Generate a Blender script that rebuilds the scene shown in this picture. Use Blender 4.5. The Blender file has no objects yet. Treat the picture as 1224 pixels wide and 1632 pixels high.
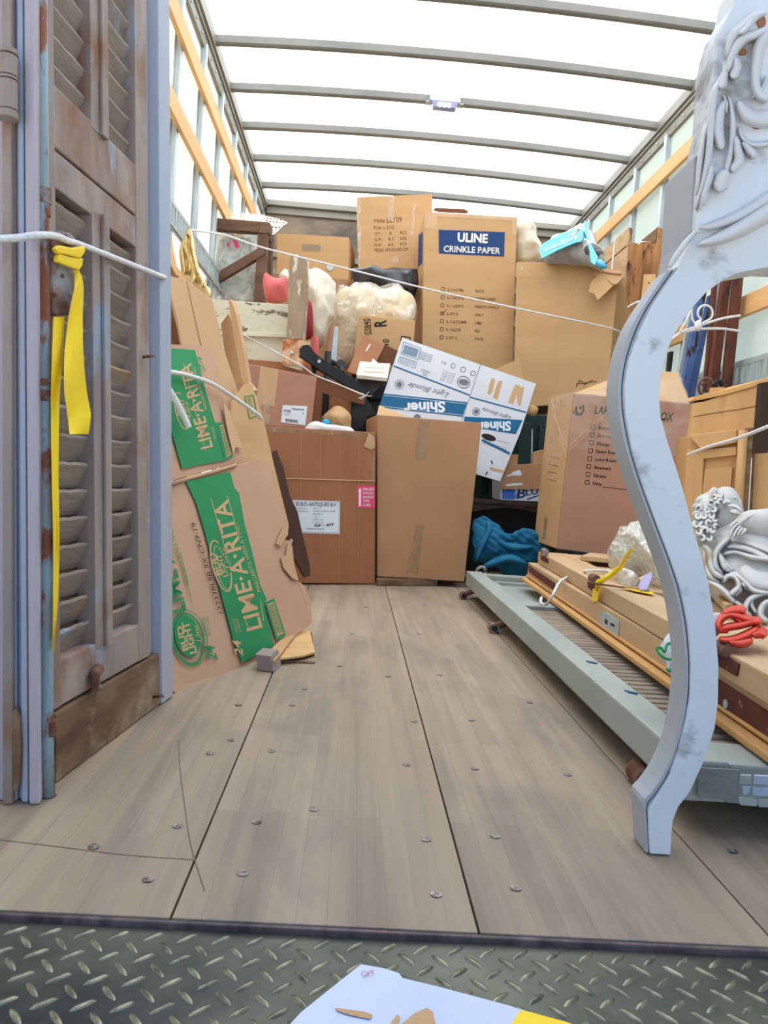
import bpy, bmesh, math, random
from mathutils import Vector, Matrix, noise
random.seed(7)
C = bpy.context.scene.collection
sc = bpy.context.scene
V = Vector

# ---------------------------------------------------------------- camera
CAM = V((0, 0, .45)); FPX = 1226.0
yaw, pitch, roll = .0411, -.0457, .0722
_f = V((math.sin(yaw)*math.cos(pitch), math.cos(yaw)*math.cos(pitch), math.sin(pitch)))
_r = _f.cross(V((0, 0, 1))).normalized(); _u = _r.cross(_f)
RI = math.cos(roll)*_r + math.sin(roll)*_u
UP = -math.sin(roll)*_r + math.cos(roll)*_u
FW = _f
cam = bpy.data.cameras.new('camera'); co = bpy.data.objects.new('camera', cam); C.objects.link(co)
cam.sensor_fit = 'HORIZONTAL'; cam.sensor_width = 36; cam.lens = 36*FPX/1224; cam.clip_start = .02
m = Matrix((RI, UP, -FW)).transposed().to_4x4(); m.translation = CAM; co.matrix_world = m
sc.camera = co
# ---------------------------------------------------------------- sky, sun, exposure
w = bpy.data.worlds.new('sky'); sc.world = w; w.use_nodes = True
nt = w.node_tree; bg = nt.nodes['Background']
sk = nt.nodes.new('ShaderNodeTexSky'); sk.sky_type = 'NISHITA'; sk.sun_disc = False
sk.sun_elevation = math.radians(52); sk.sun_rotation = math.radians(-25); sk.air_density = 1.0; sk.dust_density = 1.6
nt.links.new(sk.outputs[0], bg.inputs[0]); bg.inputs[1].default_value = .31
sl = bpy.data.lights.new('sun', 'SUN'); sl.energy = 10.5; sl.angle = math.radians(2); sl.color = (1, .975, .93)
so = bpy.data.objects.new('sun', sl); C.objects.link(so); so.location = (-4, 6, 8)
so.rotation_euler = V((-.62, .75, 1.35)).to_track_quat('Z', 'Y').to_euler()
sc.view_settings.view_transform = 'Standard'; sc.view_settings.look = 'None'
sc.view_settings.gamma = 1; sc.view_settings.use_curve_mapping = False
sc.view_settings.exposure = .16

# ---------------------------------------------------------------- point helpers
def ray(px, py): return FW + RI*((px-612)/FPX) + UP*((816-py)/FPX)
def ay(px, py, y):
    d = ray(px, py); return CAM + d*(y/d.y)
def az(px, py, z):
    d = ray(px, py); return CAM + d*((z-CAM.z)/d.z)
def ax(px, py, x):
    d = ray(px, py); return CAM + d*(x/d.x)
def plane3(a, b, c):
    n = (b-a).cross(c-a).normalized()
    if n.dot(CAM-a) < 0: n = -n
    return (a, n)
def PL(a, b, c): return plane3(ay(*a), ay(*b), ay(*c))
def VPL(a, b):                                   # upright plane through two points
    A, B = ay(*a), ay(*b); return plane3(A, B, A+V((0, 0, 1)))
def on(pl, px, py, off=0.):
    d = ray(px, py); a = pl[0]+pl[1]*off
    return CAM + d*((a-CAM).dot(pl[1])/d.dot(pl[1]))
def shift(pl, o): return (pl[0]+pl[1]*o, pl[1])

# ---------------------------------------------------------------- mesh helpers
class MB:
    def __init__(s): s.v = []; s.f = []
    def prism(s, pts, off):
        b = len(s.v); n = len(pts); s.v += [V(p) for p in pts]+[V(p)+off for p in pts]
        s.f += [tuple(range(b, b+n)), tuple(range(b+2*n-1, b+n-1, -1))]
        s.f += [(b+i, b+n+i, b+n+(i+1) % n, b+(i+1) % n) for i in range(n)]
        return s
    def box(s, o, a, b, c):                      # corner and three edges
        o, a, b, c = V(o), V(a), V(b), V(c)
        return s.prism([o, o+a, o+a+b, o+b], c)
    def bb(s, x0, x1, y0, y1, z0, z1):
        return s.box((x0, y0, z0), (x1-x0, 0, 0), (0, y1-y0, 0), (0, 0, z1-z0))
    def poly(s, pts):
        b = len(s.v); s.v += [V(p) for p in pts]; s.f.append(tuple(range(b, b+len(pts)))); return s
    def tube(s, pts, r, n=8, flat=None):
        pts = [V(p) for p in pts]; m_ = len(pts); rr = r if isinstance(r, (list, tuple)) else [r]*m_
        b = len(s.v); u = None
        for i, p in enumerate(pts):
            t = (pts[min(i+1, m_-1)]-pts[max(i-1, 0)]).normalized()
            if u is None: u = t.cross(V((0, 0, 1)) if abs(t.z) < .9 else V((1, 0, 0))).normalized()
            u = (u-t*u.dot(t)).normalized(); w_ = t.cross(u)
            for k in range(n):
                a = 2*math.pi*k/n; s.v.append(p+(u*math.cos(a)+w_*math.sin(a))*rr[i])
        for i in range(m_-1):
            for k in range(n):
                s.f.append((b+i*n+k, b+i*n+(k+1) % n, b+(i+1)*n+(k+1) % n, b+(i+1)*n+k))
        s.f += [tuple(range(b+n-1, b-1, -1)), tuple(range(b+(m_-1)*n, b+m_*n))]
        return s
    def ball(s, c, rx, ry=None, rz=None, n=12, rot=None):
        ry = ry or rx; rz = rz or rx; b = len(s.v); h = n//2; c = V(c)
        for i in range(h+1):
            th = math.pi*i/h
            for k in range(n):
                a = 2*math.pi*k/n
                d = V((rx*math.sin(th)*math.cos(a), ry*math.sin(th)*math.sin(a), rz*math.cos(th)))
                if rot: d = rot @ d
                s.v.append(c+d)
        for i in range(h):
            for k in range(n): s.f.append((b+i*n+k, b+(i+1)*n+k, b+(i+1)*n+(k+1) % n, b+i*n+(k+1) % n))
        return s
    def disc(s, c, nrm, r, h=.002, n=16):
        nrm = V(nrm).normalized(); u = nrm.orthogonal().normalized(); w_ = nrm.cross(u)
        s.prism([V(c)+(u*math.cos(6.2832*k/n)+w_*math.sin(6.2832*k/n))*r for k in range(n)], nrm*h); return s
    def strip(s, rows, closed=False):            # rows of points -> surface
        b = len(s.v); n = len(rows[0])
        for r in rows: s.v += [V(p) for p in r]
        for i in range(len(rows)-1):
            for k in range(n-1): s.f.append((b+i*n+k, b+i*n+k+1, b+(i+1)*n+k+1, b+(i+1)*n+k))
            if closed: s.f.append((b+i*n+n-1, b+i*n, b+(i+1)*n, b+(i+1)*n+n-1))
        return s
    def noise(s, amp, scale, seed=0):
        o = V((seed*3.1, seed*1.7, seed))
        s.v = [p+V((noise.noise(p*scale+o), noise.noise(p*scale+o+V((17.3, 5.1, 9.7))), noise.noise(p*scale+o+V((3.9, 31.7, 13.3)))))*amp*1.2 for p in s.v]; return s

def build(name, mb, mat, parent=None, bevel=0, smooth=False, sub=0, kind=None):
    if not mb.v: return None
    xs = [p.x for p in mb.v]; ys = [p.y for p in mb.v]; zs = [p.z for p in mb.v]
    org = V(((min(xs)+max(xs))/2, (min(ys)+max(ys))/2, min(zs)))
    me = bpy.data.meshes.new(name); bm = bmesh.new()
    vs = [bm.verts.new(p-org) for p in mb.v]
    for f in mb.f:
        try: bm.faces.new([vs[i] for i in f])
        except ValueError: pass
    bmesh.ops.recalc_face_normals(bm, faces=bm.faces)
    if sub:
        bmesh.ops.subdivide_edges(bm, edges=bm.edges, cuts=sub, use_grid_fill=True)
    if bevel:
        es = [e for e in bm.edges if len(e.link_faces) == 2 and e.calc_face_angle(0) > .5]
        bmesh.ops.bevel(bm, geom=es, offset=bevel, segments=2, affect='EDGES', profile=.6, clamp_overlap=True)
    if smooth:
        for f in bm.faces: f.smooth = True
    bm.to_mesh(me); bm.free()
    me.materials.append(mat)
    o = bpy.data.objects.new(name, me); C.objects.link(o)
    o.location = org
    if parent:
        o.parent = parent; o.location = org-V(parent['_w']) if '_w' in parent else org-parent.location
    o['_w'] = tuple(org)
    if kind: o['kind'] = kind
    return o
def tag(o, label, cat, group=None, kind=None):
    o['label'] = label; o['category'] = cat
    if group: o['group'] = group
    if kind: o['kind'] = kind
    return o
def empty(name, loc, label=None, cat=None, group=None, kind=None):
    o = bpy.data.objects.new(name, None); C.objects.link(o); o.location = loc; o['_w'] = tuple(loc)
    o.empty_display_size = .05
    if label: tag(o, label, cat, group)
    if kind: o['kind'] = kind
    return o
def dup(o, dloc, parent=None):                   # copy of a mesh part shifted by dloc
    c = o.copy(); C.objects.link(c); c.parent = parent or o.parent
    c.location = o.location+V(dloc); c['_w'] = tuple(V(o['_w'])+V(dloc)); return c
def resamp(pts, n, closed=False):
    pts = [V((p[0], p[1], p[2] if len(p) > 2 else 0)) for p in pts]; m_ = len(pts); out = []
    def g(i): return pts[i % m_] if closed else pts[max(0, min(m_-1, i))]
    seg = m_ if closed else m_-1
    for k in range(n):
        t = k*seg/(n if closed else n-1); i = min(int(t), seg-1); t -= i
        a, b, c, d = g(i-1), g(i), g(i+1), g(i+2)
        out.append(.5*((2*b)+(c-a)*t+(2*a-5*b+4*c-d)*t*t+(3*b-a-3*c+d)*t**3))
    return out
def inflate(poly, pl, depth, amp=.01, scale=12, rings=9, n=56, seed=0, back=.6, smoothpoly=True, puff=.5):
    """pillow-like body whose outline is the polygon (in photo pixels) on plane pl"""
    P = resamp(poly, n, True) if smoothpoly else [V((p[0], p[1], 0)) for p in poly]
    n = len(P)
    cx = sum(p.x for p in P)/n; cy = sum(p.y for p in P)/n
    mb = MB(); base = [on(pl, p.x, p.y) for p in P]; cc = on(pl, cx, cy); N = pl[1]
    rows = []
    for side in (1, -1):
        R = range(rings) if side == 1 else range(rings-1)
        rr = []
        for i in R:
            sfrac = max(.02, i/(rings-1)) if side == 1 else max(.02, i/(rings-1))
            h = depth*(1-sfrac**(1/puff))**puff*(1 if side == 1 else -back)
            rr.append([cc+(b-cc)*sfrac+N*h for b in base])
        rows += rr if side == 1 else rr[::-1]
    mb.strip(rows, True); mb.poly(rows[0]); mb.poly(rows[-1])
    if amp: mb.noise(amp, scale, seed)
    return mb
def relief(mb, path, wid, h, pl, n=None, k=7):
    """raised rounded stroke on plane pl; path and half widths in photo pixels"""
    n = n or max(8, len(path)*4)
    P = resamp(path, n); rows = []
    for i, p in enumerate(P):
        t = (P[min(i+1, n-1)]-P[max(i-1, 0)]); t = V((t.x, t.y, 0)).normalized(); q = V((-t.y, t.x, 0))
        f = i/(n-1)*(len(wid)-1); a = min(int(f), len(wid)-2); ww = wid[a]+(wid[a+1]-wid[a])*(f-a)
        e = min(i, n-1-i)/(n-1)/.13
        if e < 1: ww *= math.sqrt(1-(1-e)**2)*.92+.08
        row = []
        for j in range(k):
            s_ = -1+2*j/(k-1); pp = p+q*(ww*s_)
            row.append(on(pl, pp.x, pp.y, -.002+h*math.sqrt(max(0, 1-s_*s_))*min(1, ww/6)))
        rows.append(row)
    mb.strip(rows); return mb

# ---------------------------------------------------------------- materials
def lin(c):
    r = []
    for x in c:
        x /= 255; r.append(x/12.92 if x < .04045 else ((x+.055)/1.055)**2.4)
    return (*r, 1)
def pm(name, c1, c2=None, s=(4, 4, 4), det=4, rough=.75, bump=.2, bs=40, metal=0, c3=None, t3=.6, s3=(6, 6, 6), w3=.05, spec=.3, c4=None, t4=.62, s4=(3, 3, 3), w4=.08):
    m_ = bpy.data.materials.new(name); m_.use_nodes = True; N = m_.node_tree.nodes; L = m_.node_tree.links
    P = N['Principled BSDF']; P.inputs['Roughness'].default_value = rough; P.inputs['Metallic'].default_value = metal
    P.inputs['Specular IOR Level'].default_value = spec
    tc = N.new('ShaderNodeTexCoord'); oi = N.new('ShaderNodeObjectInfo'); ad = N.new('ShaderNodeVectorMath'); ad.operation = 'MULTIPLY_ADD'
    cmb = N.new('ShaderNodeCombineXYZ')
    for i in range(3): L.new(oi.outputs['Random'], cmb.inputs[i])
    L.new(cmb.outputs[0], ad.inputs[0]); ad.inputs[1].default_value = (9, 7, 5); L.new(tc.outputs['Object'], ad.inputs[2])
    def ns(scale, detail=4, dist=0):
        mp = N.new('ShaderNodeMapping'); mp.inputs['Scale'].default_value = scale; L.new(ad.outputs[0], mp.inputs[0])
        q = N.new('ShaderNodeTexNoise'); q.inputs['Scale'].default_value = 1; q.inputs['Detail'].default_value = detail
        q.inputs['Roughness'].default_value = .6; q.inputs['Distortion'].default_value = dist
        L.new(mp.outputs[0], q.inputs[0]); return q.outputs[0]
    n1 = ns(s, det)
    rp = N.new('ShaderNodeValToRGB'); L.new(n1, rp.inputs[0])
    rp.color_ramp.elements[0].position = .32; rp.color_ramp.elements[1].position = .68
    rp.color_ramp.elements[0].color = lin(c1); rp.color_ramp.elements[1].color = lin(c2 or c1)
    col = rp.outputs[0]
    for c, t, ss, ww in ((c3, t3, s3, w3), (c4, t4, s4, w4)):
        if c:
            n3 = ns(ss, 5, .3); r3 = N.new('ShaderNodeValToRGB'); L.new(n3, r3.inputs[0])
            r3.color_ramp.elements[0].position = t-ww; r3.color_ramp.elements[1].position = t+ww
            mx = N.new('ShaderNodeMix'); mx.data_type = 'RGBA'; L.new(r3.outputs[0], mx.inputs[0]); L.new(col, mx.inputs[6])
            mx.inputs[7].default_value = lin(c); col = mx.outputs[2]
    L.new(col, P.inputs['Base Color'])
    if bump:
        b_ = N.new('ShaderNodeBump'); b_.inputs['Strength'].default_value = bump; b_.inputs['Distance'].default_value = .004
        L.new(ns(tuple(x*bs/6 for x in s) if max(s) != min(s) else (bs, bs, bs), 3), b_.inputs['Height']); L.new(b_.outputs[0], P.inputs['Normal'])
    return m_
def flat(name, c, rough=.7, metal=0, spec=.3):
    m_ = bpy.data.materials.new(name); m_.use_nodes = True; P = m_.node_tree.nodes['Principled BSDF']
    P.inputs['Base Color'].default_value = lin(c); P.inputs['Roughness'].default_value = rough; P.inputs['Metallic'].default_value = metal
    P.inputs['Specular IOR Level'].default_value = spec; return m_
def sheet(name, c, diff=.25, noise_amt=0):
    """translucent panel: passes daylight"""
    m_ = bpy.data.materials.new(name); m_.use_nodes = True; N = m_.node_tree.nodes; L = m_.node_tree.links; N.clear()
    o = N.new('ShaderNodeOutputMaterial'); t = N.new('ShaderNodeBsdfTranslucent'); d = N.new('ShaderNodeBsdfDiffuse'); x = N.new('ShaderNodeMixShader')
    t.inputs[0].default_value = lin(c); d.inputs[0].default_value = lin(c); x.inputs[0].default_value = diff
    L.new(t.outputs[0], x.inputs[1]); L.new(d.outputs[0], x.inputs[2]); L.new(x.outputs[0], o.inputs[0]); return m_
def film(name, c, opac=.5, rough=.2, bs=60, bump=.8, bub=False, span=.3):
    """clear crumpled plastic: part see-through, part milky, glossy"""
    m_ = bpy.data.materials.new(name); m_.use_nodes = True; N = m_.node_tree.nodes; L = m_.node_tree.links
    P = N['Principled BSDF']; P.inputs['Base Color'].default_value = lin(c); P.inputs['Roughness'].default_value = rough
    P.inputs['Specular IOR Level'].default_value = .8
    tc = N.new('ShaderNodeTexCoord'); n_ = N.new('ShaderNodeTexVoronoi' if bub else 'ShaderNodeTexNoise'); n_.inputs['Scale'].default_value = bs
    L.new(tc.outputs['Object'], n_.inputs[0]); b_ = N.new('ShaderNodeBump'); b_.inputs['Strength'].default_value = bump; b_.inputs['Distance'].default_value = .006
    L.new(n_.outputs[0], b_.inputs['Height']); L.new(b_.outputs[0], P.inputs['Normal'])
    n2 = N.new('ShaderNodeTexNoise'); n2.inputs['Scale'].default_value = bs*.4; n2.inputs['Detail'].default_value = 6; n2.inputs['Distortion'].default_value = 1.5
    L.new(tc.outputs['Object'], n2.inputs[0]); mr = N.new('ShaderNodeMapRange'); mr.inputs[1].default_value = .35; mr.inputs[2].default_value = .65
    mr.inputs[3].default_value = max(0, opac-span); mr.inputs[4].default_value = min(1, opac+span)
    L.new(n2.outputs[0], mr.inputs[0]); L.new(mr.outputs[0], P.inputs['Alpha']); return m_

M = {}
M['kraft'] = pm('kraft_cardboard', (176, 138, 98), (188, 150, 108), (3, 3, 14), rough=.8, bump=.08)
M['kraft_gold'] = pm('golden_cardboard', (188, 148, 102), (198, 158, 112), (3, 3, 10), rough=.8, bump=.08)
M['kraft_red'] = pm('reddish_cardboard', (150, 98, 66), (164, 110, 76), (14, 3, 3), rough=.75, bump=.1)
M['kraft_mid'] = pm('brown_cardboard', (170, 126, 90), (180, 136, 98), (4, 4, 4), rough=.8, bump=.06)
M['kraft_pink'] = pm('pinkish_cardboard', (166, 122, 100), (178, 132, 108), (3, 3, 6), rough=.8, bump=.06)
M['kraft_lime'] = pm('worn_cardboard', (186, 146, 118), (196, 156, 126), (3, 3, 3), rough=.85, bump=.12, c3=(168, 124, 90), t3=.68, w3=.03, s3=(3, 3, 2))
M['kraft_tan'] = pm('tan_cardboard', (190, 150, 112), (200, 160, 120), (5, 5, 5), rough=.85, bump=.05)
M['kraft_edge'] = flat('cut_cardboard_edge', (208, 172, 128), .9)
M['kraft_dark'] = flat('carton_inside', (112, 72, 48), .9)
M['tape'] = film('packing_tape', (176, 140, 104), .55, .25, 30, .5)
M['pap_tape'] = pm('paper_tape', (196, 158, 118), (206, 170, 130), (20, 20, 5), rough=.6)
M['cleartape'] = film('clear_tape', (225, 205, 180), .35, .15, 40, .6)
M['green_ink'] = pm('green_ink', (38, 128, 78), (46, 140, 86), (9, 9, 9), rough=.7, bump=0)
M['kraft_ink'] = flat('unprinted_letters', (200, 160, 118), .8)
M['black_ink'] = flat('black_ink', (45, 35, 30), .8)
M['brown_ink'] = flat('brown_ink', (96, 62, 42), .8)
M['blue_ink'] = flat('navy_blue_ink', (28, 62, 112), .7)
M['white_ink'] = flat('white_ink', (226, 220, 205), .7)
M['paper'] = flat('white_label_paper', (222, 226, 232), .6)
M['grey_ink'] = flat('grey_ink', (110, 112, 118), .7)
M['teal_ink'] = flat('teal_blue_ink', (24, 96, 138), .6)
M['shiner'] = pm('white_coated_board', (205, 206, 212), (214, 216, 220), (5, 5, 5), rough=.55, bump=.04)
M['pink_ink'] = flat('pink_sticker', (226, 70, 110), .6)
M['roof'] = sheet('translucent_roof', (244, 250, 252), .12)
M['panel'] = sheet('translucent_wall_panel', (214, 212, 198), .5)
M['panel_r'] = sheet('pale_green_wall_panel', (216, 224, 206), .5)
M['galv'] = pm('galvanised_steel', (170, 182, 184), (196, 205, 205), (30, 30, 8), rough=.45, metal=.35, bump=.05)
M['alu'] = pm('painted_aluminium_rail', (132, 130, 116), (150, 146, 132), (2, 2, 2), rough=.55, metal=.2, bump=.03)
M['bow'] = pm('grey_roof_bow', (118, 118, 110), (132, 130, 122), (3, 3, 3), rough=.6, metal=.2, bump=.02)
M['backw'] = pm('dull_metal_headboard', (84, 78, 72), (150, 130, 108), (2.2, 2.2, 3), rough=.5, metal=.3, bump=.05)
M['pine'] = pm('pine_slat', (214, 162, 104), (228, 180, 122), (20, 1.2, 20), rough=.65, bump=.15, bs=30)
M['floorw'] = pm('worn_floor_wood', (138, 122, 104), (168, 150, 128), (26, 1.2, 3), det=6, rough=.62, bump=.25, bs=50, c3=(126, 114, 104), t3=.62, w3=.1, s3=(5, 2.4, 4), c4=(166, 146, 120), t4=.60, w4=.14, s4=(20, 1.1, 3))
def strips(m_, rot, sx, sy, k=.5, lo=.72):
    # laminated strips: each narrow strip of the board has its own tone
    N = m_.node_tree.nodes; L = m_.node_tree.links; P = N['Principled BSDF']; src = P.inputs['Base Color'].links[0].from_socket
    tc = N.new('ShaderNodeTexCoord'); mp = N.new('ShaderNodeMapping'); mp.inputs['Rotation'].default_value = (0, 0, rot); L.new(tc.outputs['Object'], mp.inputs[0])
    b = N.new('ShaderNodeTexBrick'); b.inputs['Color1'].default_value = (lo, lo, lo, 1); b.inputs['Color2'].default_value = (1.08, 1.05, 1.0, 1); b.inputs['Mortar'].default_value = (lo*.9, lo*.88, lo*.86, 1)
    b.inputs['Scale'].default_value = 1; b.inputs['Mortar Size'].default_value = .0006; b.inputs['Brick Width'].default_value = sx; b.inputs['Row Height'].default_value = sy; b.inputs['Bias'].default_value = .2
    L.new(mp.outputs[0], b.inputs[0]); x = N.new('ShaderNodeMix'); x.data_type = 'RGBA'; x.blend_type = 'MULTIPLY'; x.inputs[0].default_value = k
    L.new(src, x.inputs[6]); L.new(b.outputs[0], x.inputs[7]); L.new(x.outputs[2], P.inputs['Base Color'])
strips(M['floorw'], math.pi/2, .62, .031, .5)
M['sub'] = flat('dark_subfloor', (38, 32, 28), .9)
M['plate'] = pm('worn_steel_plate', (70, 74, 66), (104, 106, 92), (9, 9, 9), rough=.45, metal=.55, bump=.15, bs=60, c3=(50, 54, 56), t3=.58, w3=.1, s3=(3, 3, 3))
M['lug'] = pm('polished_lug_steel', (84, 86, 76), (150, 146, 122), (60, 60, 60), rough=.36, metal=.6, bump=.1)
M['sill'] = pm('scuffed_sill_edge', (70, 62, 66), (120, 104, 100), (40, 8, 8), rough=.6, metal=.3, bump=.3)
M['screw'] = pm('worn_screw_head', (74, 64, 58), (172, 164, 156), (150, 150, 150), rough=.4, metal=.6, bump=.6)
M['ground'] = pm('pale_bounce_ground', (168, 166, 162), (186, 184, 178), (3, 3, 3), rough=.9)  # unseen ground, made pale to bounce daylight onto the leg
M['rope'] = pm('white_cord', (214, 212, 210), (234, 232, 228), (200, 200, 200), rough=.7, bump=.5, bs=200)
# ================================================================ THE SETTING: box of the truck
XL, XR, Y0, Y1, ZT = -.87, 1.60, .60, 6.2, 2.55
floor = build('floor', MB().bb(XL-.05, XR+.05, .7485, Y1, -.06, -.02), M['sub'], kind='structure')
xs = [-.90]+[-.769+.309*k+.309 for k in range(0, 8)]
xs = [-.90, -.769, -.460, -.151, .157, .466, .775, 1.084, 1.393, 1.63]
for a, b in zip(xs[:-1], xs[1:]):
    build('floor_board', MB().bb(a+.0012, b-.0012, .7485, Y1-.002, -.02, 0), M['floorw'], floor, bevel=.0012)
scr = MB().disc((0, 0, 0), (0, 0, 1), .0066, .0010, 12)
scr.ball((0.001, 0.001, .0010), .0028, .0028, .0008, 8)
s0 = None
for px, py in [(283, 1317), (409, 1310), (387, 1392), (236, 1402), (335, 1201), (368, 1180), (433, 1197), (679, 1338), (789, 1333), (822, 1416), (695, 1426), (648, 1219), (757, 1225), (1167, 1357), (380, 1124), (466, 1124), (660, 1150), (752, 1148), (618, 1078), (700, 1076), (560, 1010), (668, 1010), (583, 968), (676, 964), (541, 1062), (905, 1235), (844, 1120), (500, 1290), (150, 1350), (486, 1098)]:
    p = az(px, py, .0003)
    if s0 is None:
        s0 = build('floor_screw', scr, M['screw'], floor, smooth=False); base = V(s0['_w'])
        s0.location = p-V(floor['_w']); s0['_w'] = tuple(p)
    else: dup(s0, p-V(s0['_w']))
for pts in ([(310, 1118), (296, 1150), (283, 1170), (272, 1205), (258, 1242), (240, 1270), (206, 1320)], [(285, 1180), (287, 1225), (298, 1310), (305, 1350), (326, 1420)], [(0, 1338), (100, 1350), (200, 1362), (310, 1370)], [(162, 1345), (140, 1390), (120, 1430)]):
    r_ = [az(p.x, p.y, .0006) for p in resamp(pts, 14)]
    tn = [(r_[min(i+1, 13)]-r_[max(i-1, 0)]).normalized() for i in range(14)]
    build('scratch', MB().strip([[p-V((-t.y, t.x, 0))*.0006, p+V((-t.y, t.x, 0))*.0006] for p, t in zip(r_, tn)]), flat('pale_scratch', (160, 145, 128), .8) if pts[0][0] != 0 and pts[0][0] != 285 else flat('dark_scratch', (118, 98, 84), .8), floor)
# steel sill and diamond plate tail deck
tp = build('trim_1', MB().bb(XL-.06, XR+.06, .742, .7475, -.045, -.001), M['sill'], bevel=.002, kind='structure')
deck = MB().bb(XL-.06, XR+.06, -.25, .742, -.03, -.008)
dk = build('tail_deck', deck, M['plate'], kind='structure')
lug = MB(); pt = .0325
for j in range(15):
    for i in range(-26, 49):
        for o, sg in ((0, 1), (.5, -1)):
            x = (i+o)*pt+.01*j*.0; y = .728-(j+o)*pt
            if y < .28: continue
            if abs(x-.1) > 1.0*y: continue
            c = V((x, y, -.0085)); a = sg*math.radians(40 if sg > 0 else 48); d = V((math.cos(a), math.sin(a), 0)); q = V((-d.y, d.x, 0))
            b = len(lug.v); L_, W_ = .0128, .0036
            ring = [c+d*L_*math.cos(t)+q*W_*math.sin(t)*(1 if abs(math.cos(t)) < .95 else .6) for t in [k*math.pi/5 for k in range(10)]]
            top = [c+d*L_*.66*math.cos(t)+q*W_*.5*math.sin(t)+V((0, 0, .0026)) for t in [k*math.pi/5 for k in range(10)]]
            lug.v += ring+top
            lug.f += [(b+k, b+(k+1) % 10, b+10+(k+1) % 10, b+10+k) for k in range(10)]+[tuple(range(b+10, b+20))]
build('raised_lugs', lug, M['lug'], dk, smooth=True, kind='stuff')
grd = build('ground', MB().bb(-14, 14, -14, 22, -1.15, -1.1), M['ground'], kind='structure')

# roof: translucent skin, bows, top rails
def roofz(x): return ZT+.035*(1-((x-.365)/1.235)**2)
cl = MB(); cl.strip([[(XL+(XR-XL)*i/16, y, roofz(XL+(XR-XL)*i/16)+.002) for i in range(17)] for y in (Y0-.02, 2, 3.5, 5, Y1)])
ceil = build('ceiling', cl, M['roof'], smooth=True, kind='structure')
bows = [1.57, 2.045, 2.52, 2.99, 3.46, 3.925, 4.385, 4.85, 5.33, 5.82, 1.10, .66]
bm_ = MB(); bm_.strip([[(XL+.01+(XR-XL-.02)*i/20, dy, roofz(XL+.01+(XR-XL-.02)*i/20)-dz) for i in range(21)] for dy, dz in ((-.019, .002), (-.019, .036), (-.012, .042), (.012, .042), (.019, .036), (.019, .002), (-.019, .002))])
b0 = build('roof_bow', bm_, M['bow'], ceil)
b0.location.y += bows[0]; b0['_w'] = (b0['_w'][0], b0['_w'][1]+bows[0], b0['_w'][2])
for y in bows[1:]: dup(b0, (0, y-bows[0], 0))
for side, x, s in (('left', XL, 1), ('right', XR, -1)):
    t = MB(); t.bb(*sorted((x-.01*s, x+.018*s)), Y0, Y1, ZT-.13, ZT+.005)
    t.bb(*sorted((x, x+.04*s)), Y0, Y1, ZT-.055, ZT+.006)
    t.bb(*sorted((x, x+.028*s)), Y0, Y1, ZT-.075, ZT-.05)
    tr = build('trim_2' if s > 0 else 'trim_3', t, M['alu'], bevel=.004, kind='structure')
# ceiling lamp on the third visible bow
lp = ay(709, 158, 4.36); lx = lp.x; lz = roofz(lx)-.046
lampm = MB().bb(lx-.085, lx+.085, 4.335, 4.40, lz, lz+.05); lampm.bb(lx-.105, lx+.105, 4.345, 4.39, lz-.004, lz+.002)
lamp = tag(build('ceiling_lamp', lampm, M['galv'], bevel=.004), 'small oblong metal lamp with lit LEDs fixed under a roof bow', 'lamp')
hs = MB().prism([(lx-.075, 4.333, lz-.002), (lx+.075, 4.333, lz-.002), (lx+.062, 4.34, lz-.03), (lx-.062, 4.34, lz-.03)], V((0, .05, 0)))
build('lamp_housing', hs, flat('lamp_lens', (150, 150, 190), .2), lamp, bevel=.003)
em = bpy.data.materials.new('led_light'); em.use_nodes = True
em.node_tree.nodes['Principled BSDF'].inputs['Emission Color'].default_value = (.85, .88, 1, 1); em.node_tree.nodes['Principled BSDF'].inputs['Emission Strength'].default_value = 8
l0 = build('led', MB().ball((lx-.028, 4.331, lz-.021), .008, .006, .014), em, lamp, smooth=True)
dup(l0, (.026, 0, 0)); dup(l0, (.052, 0, 0))

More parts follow.
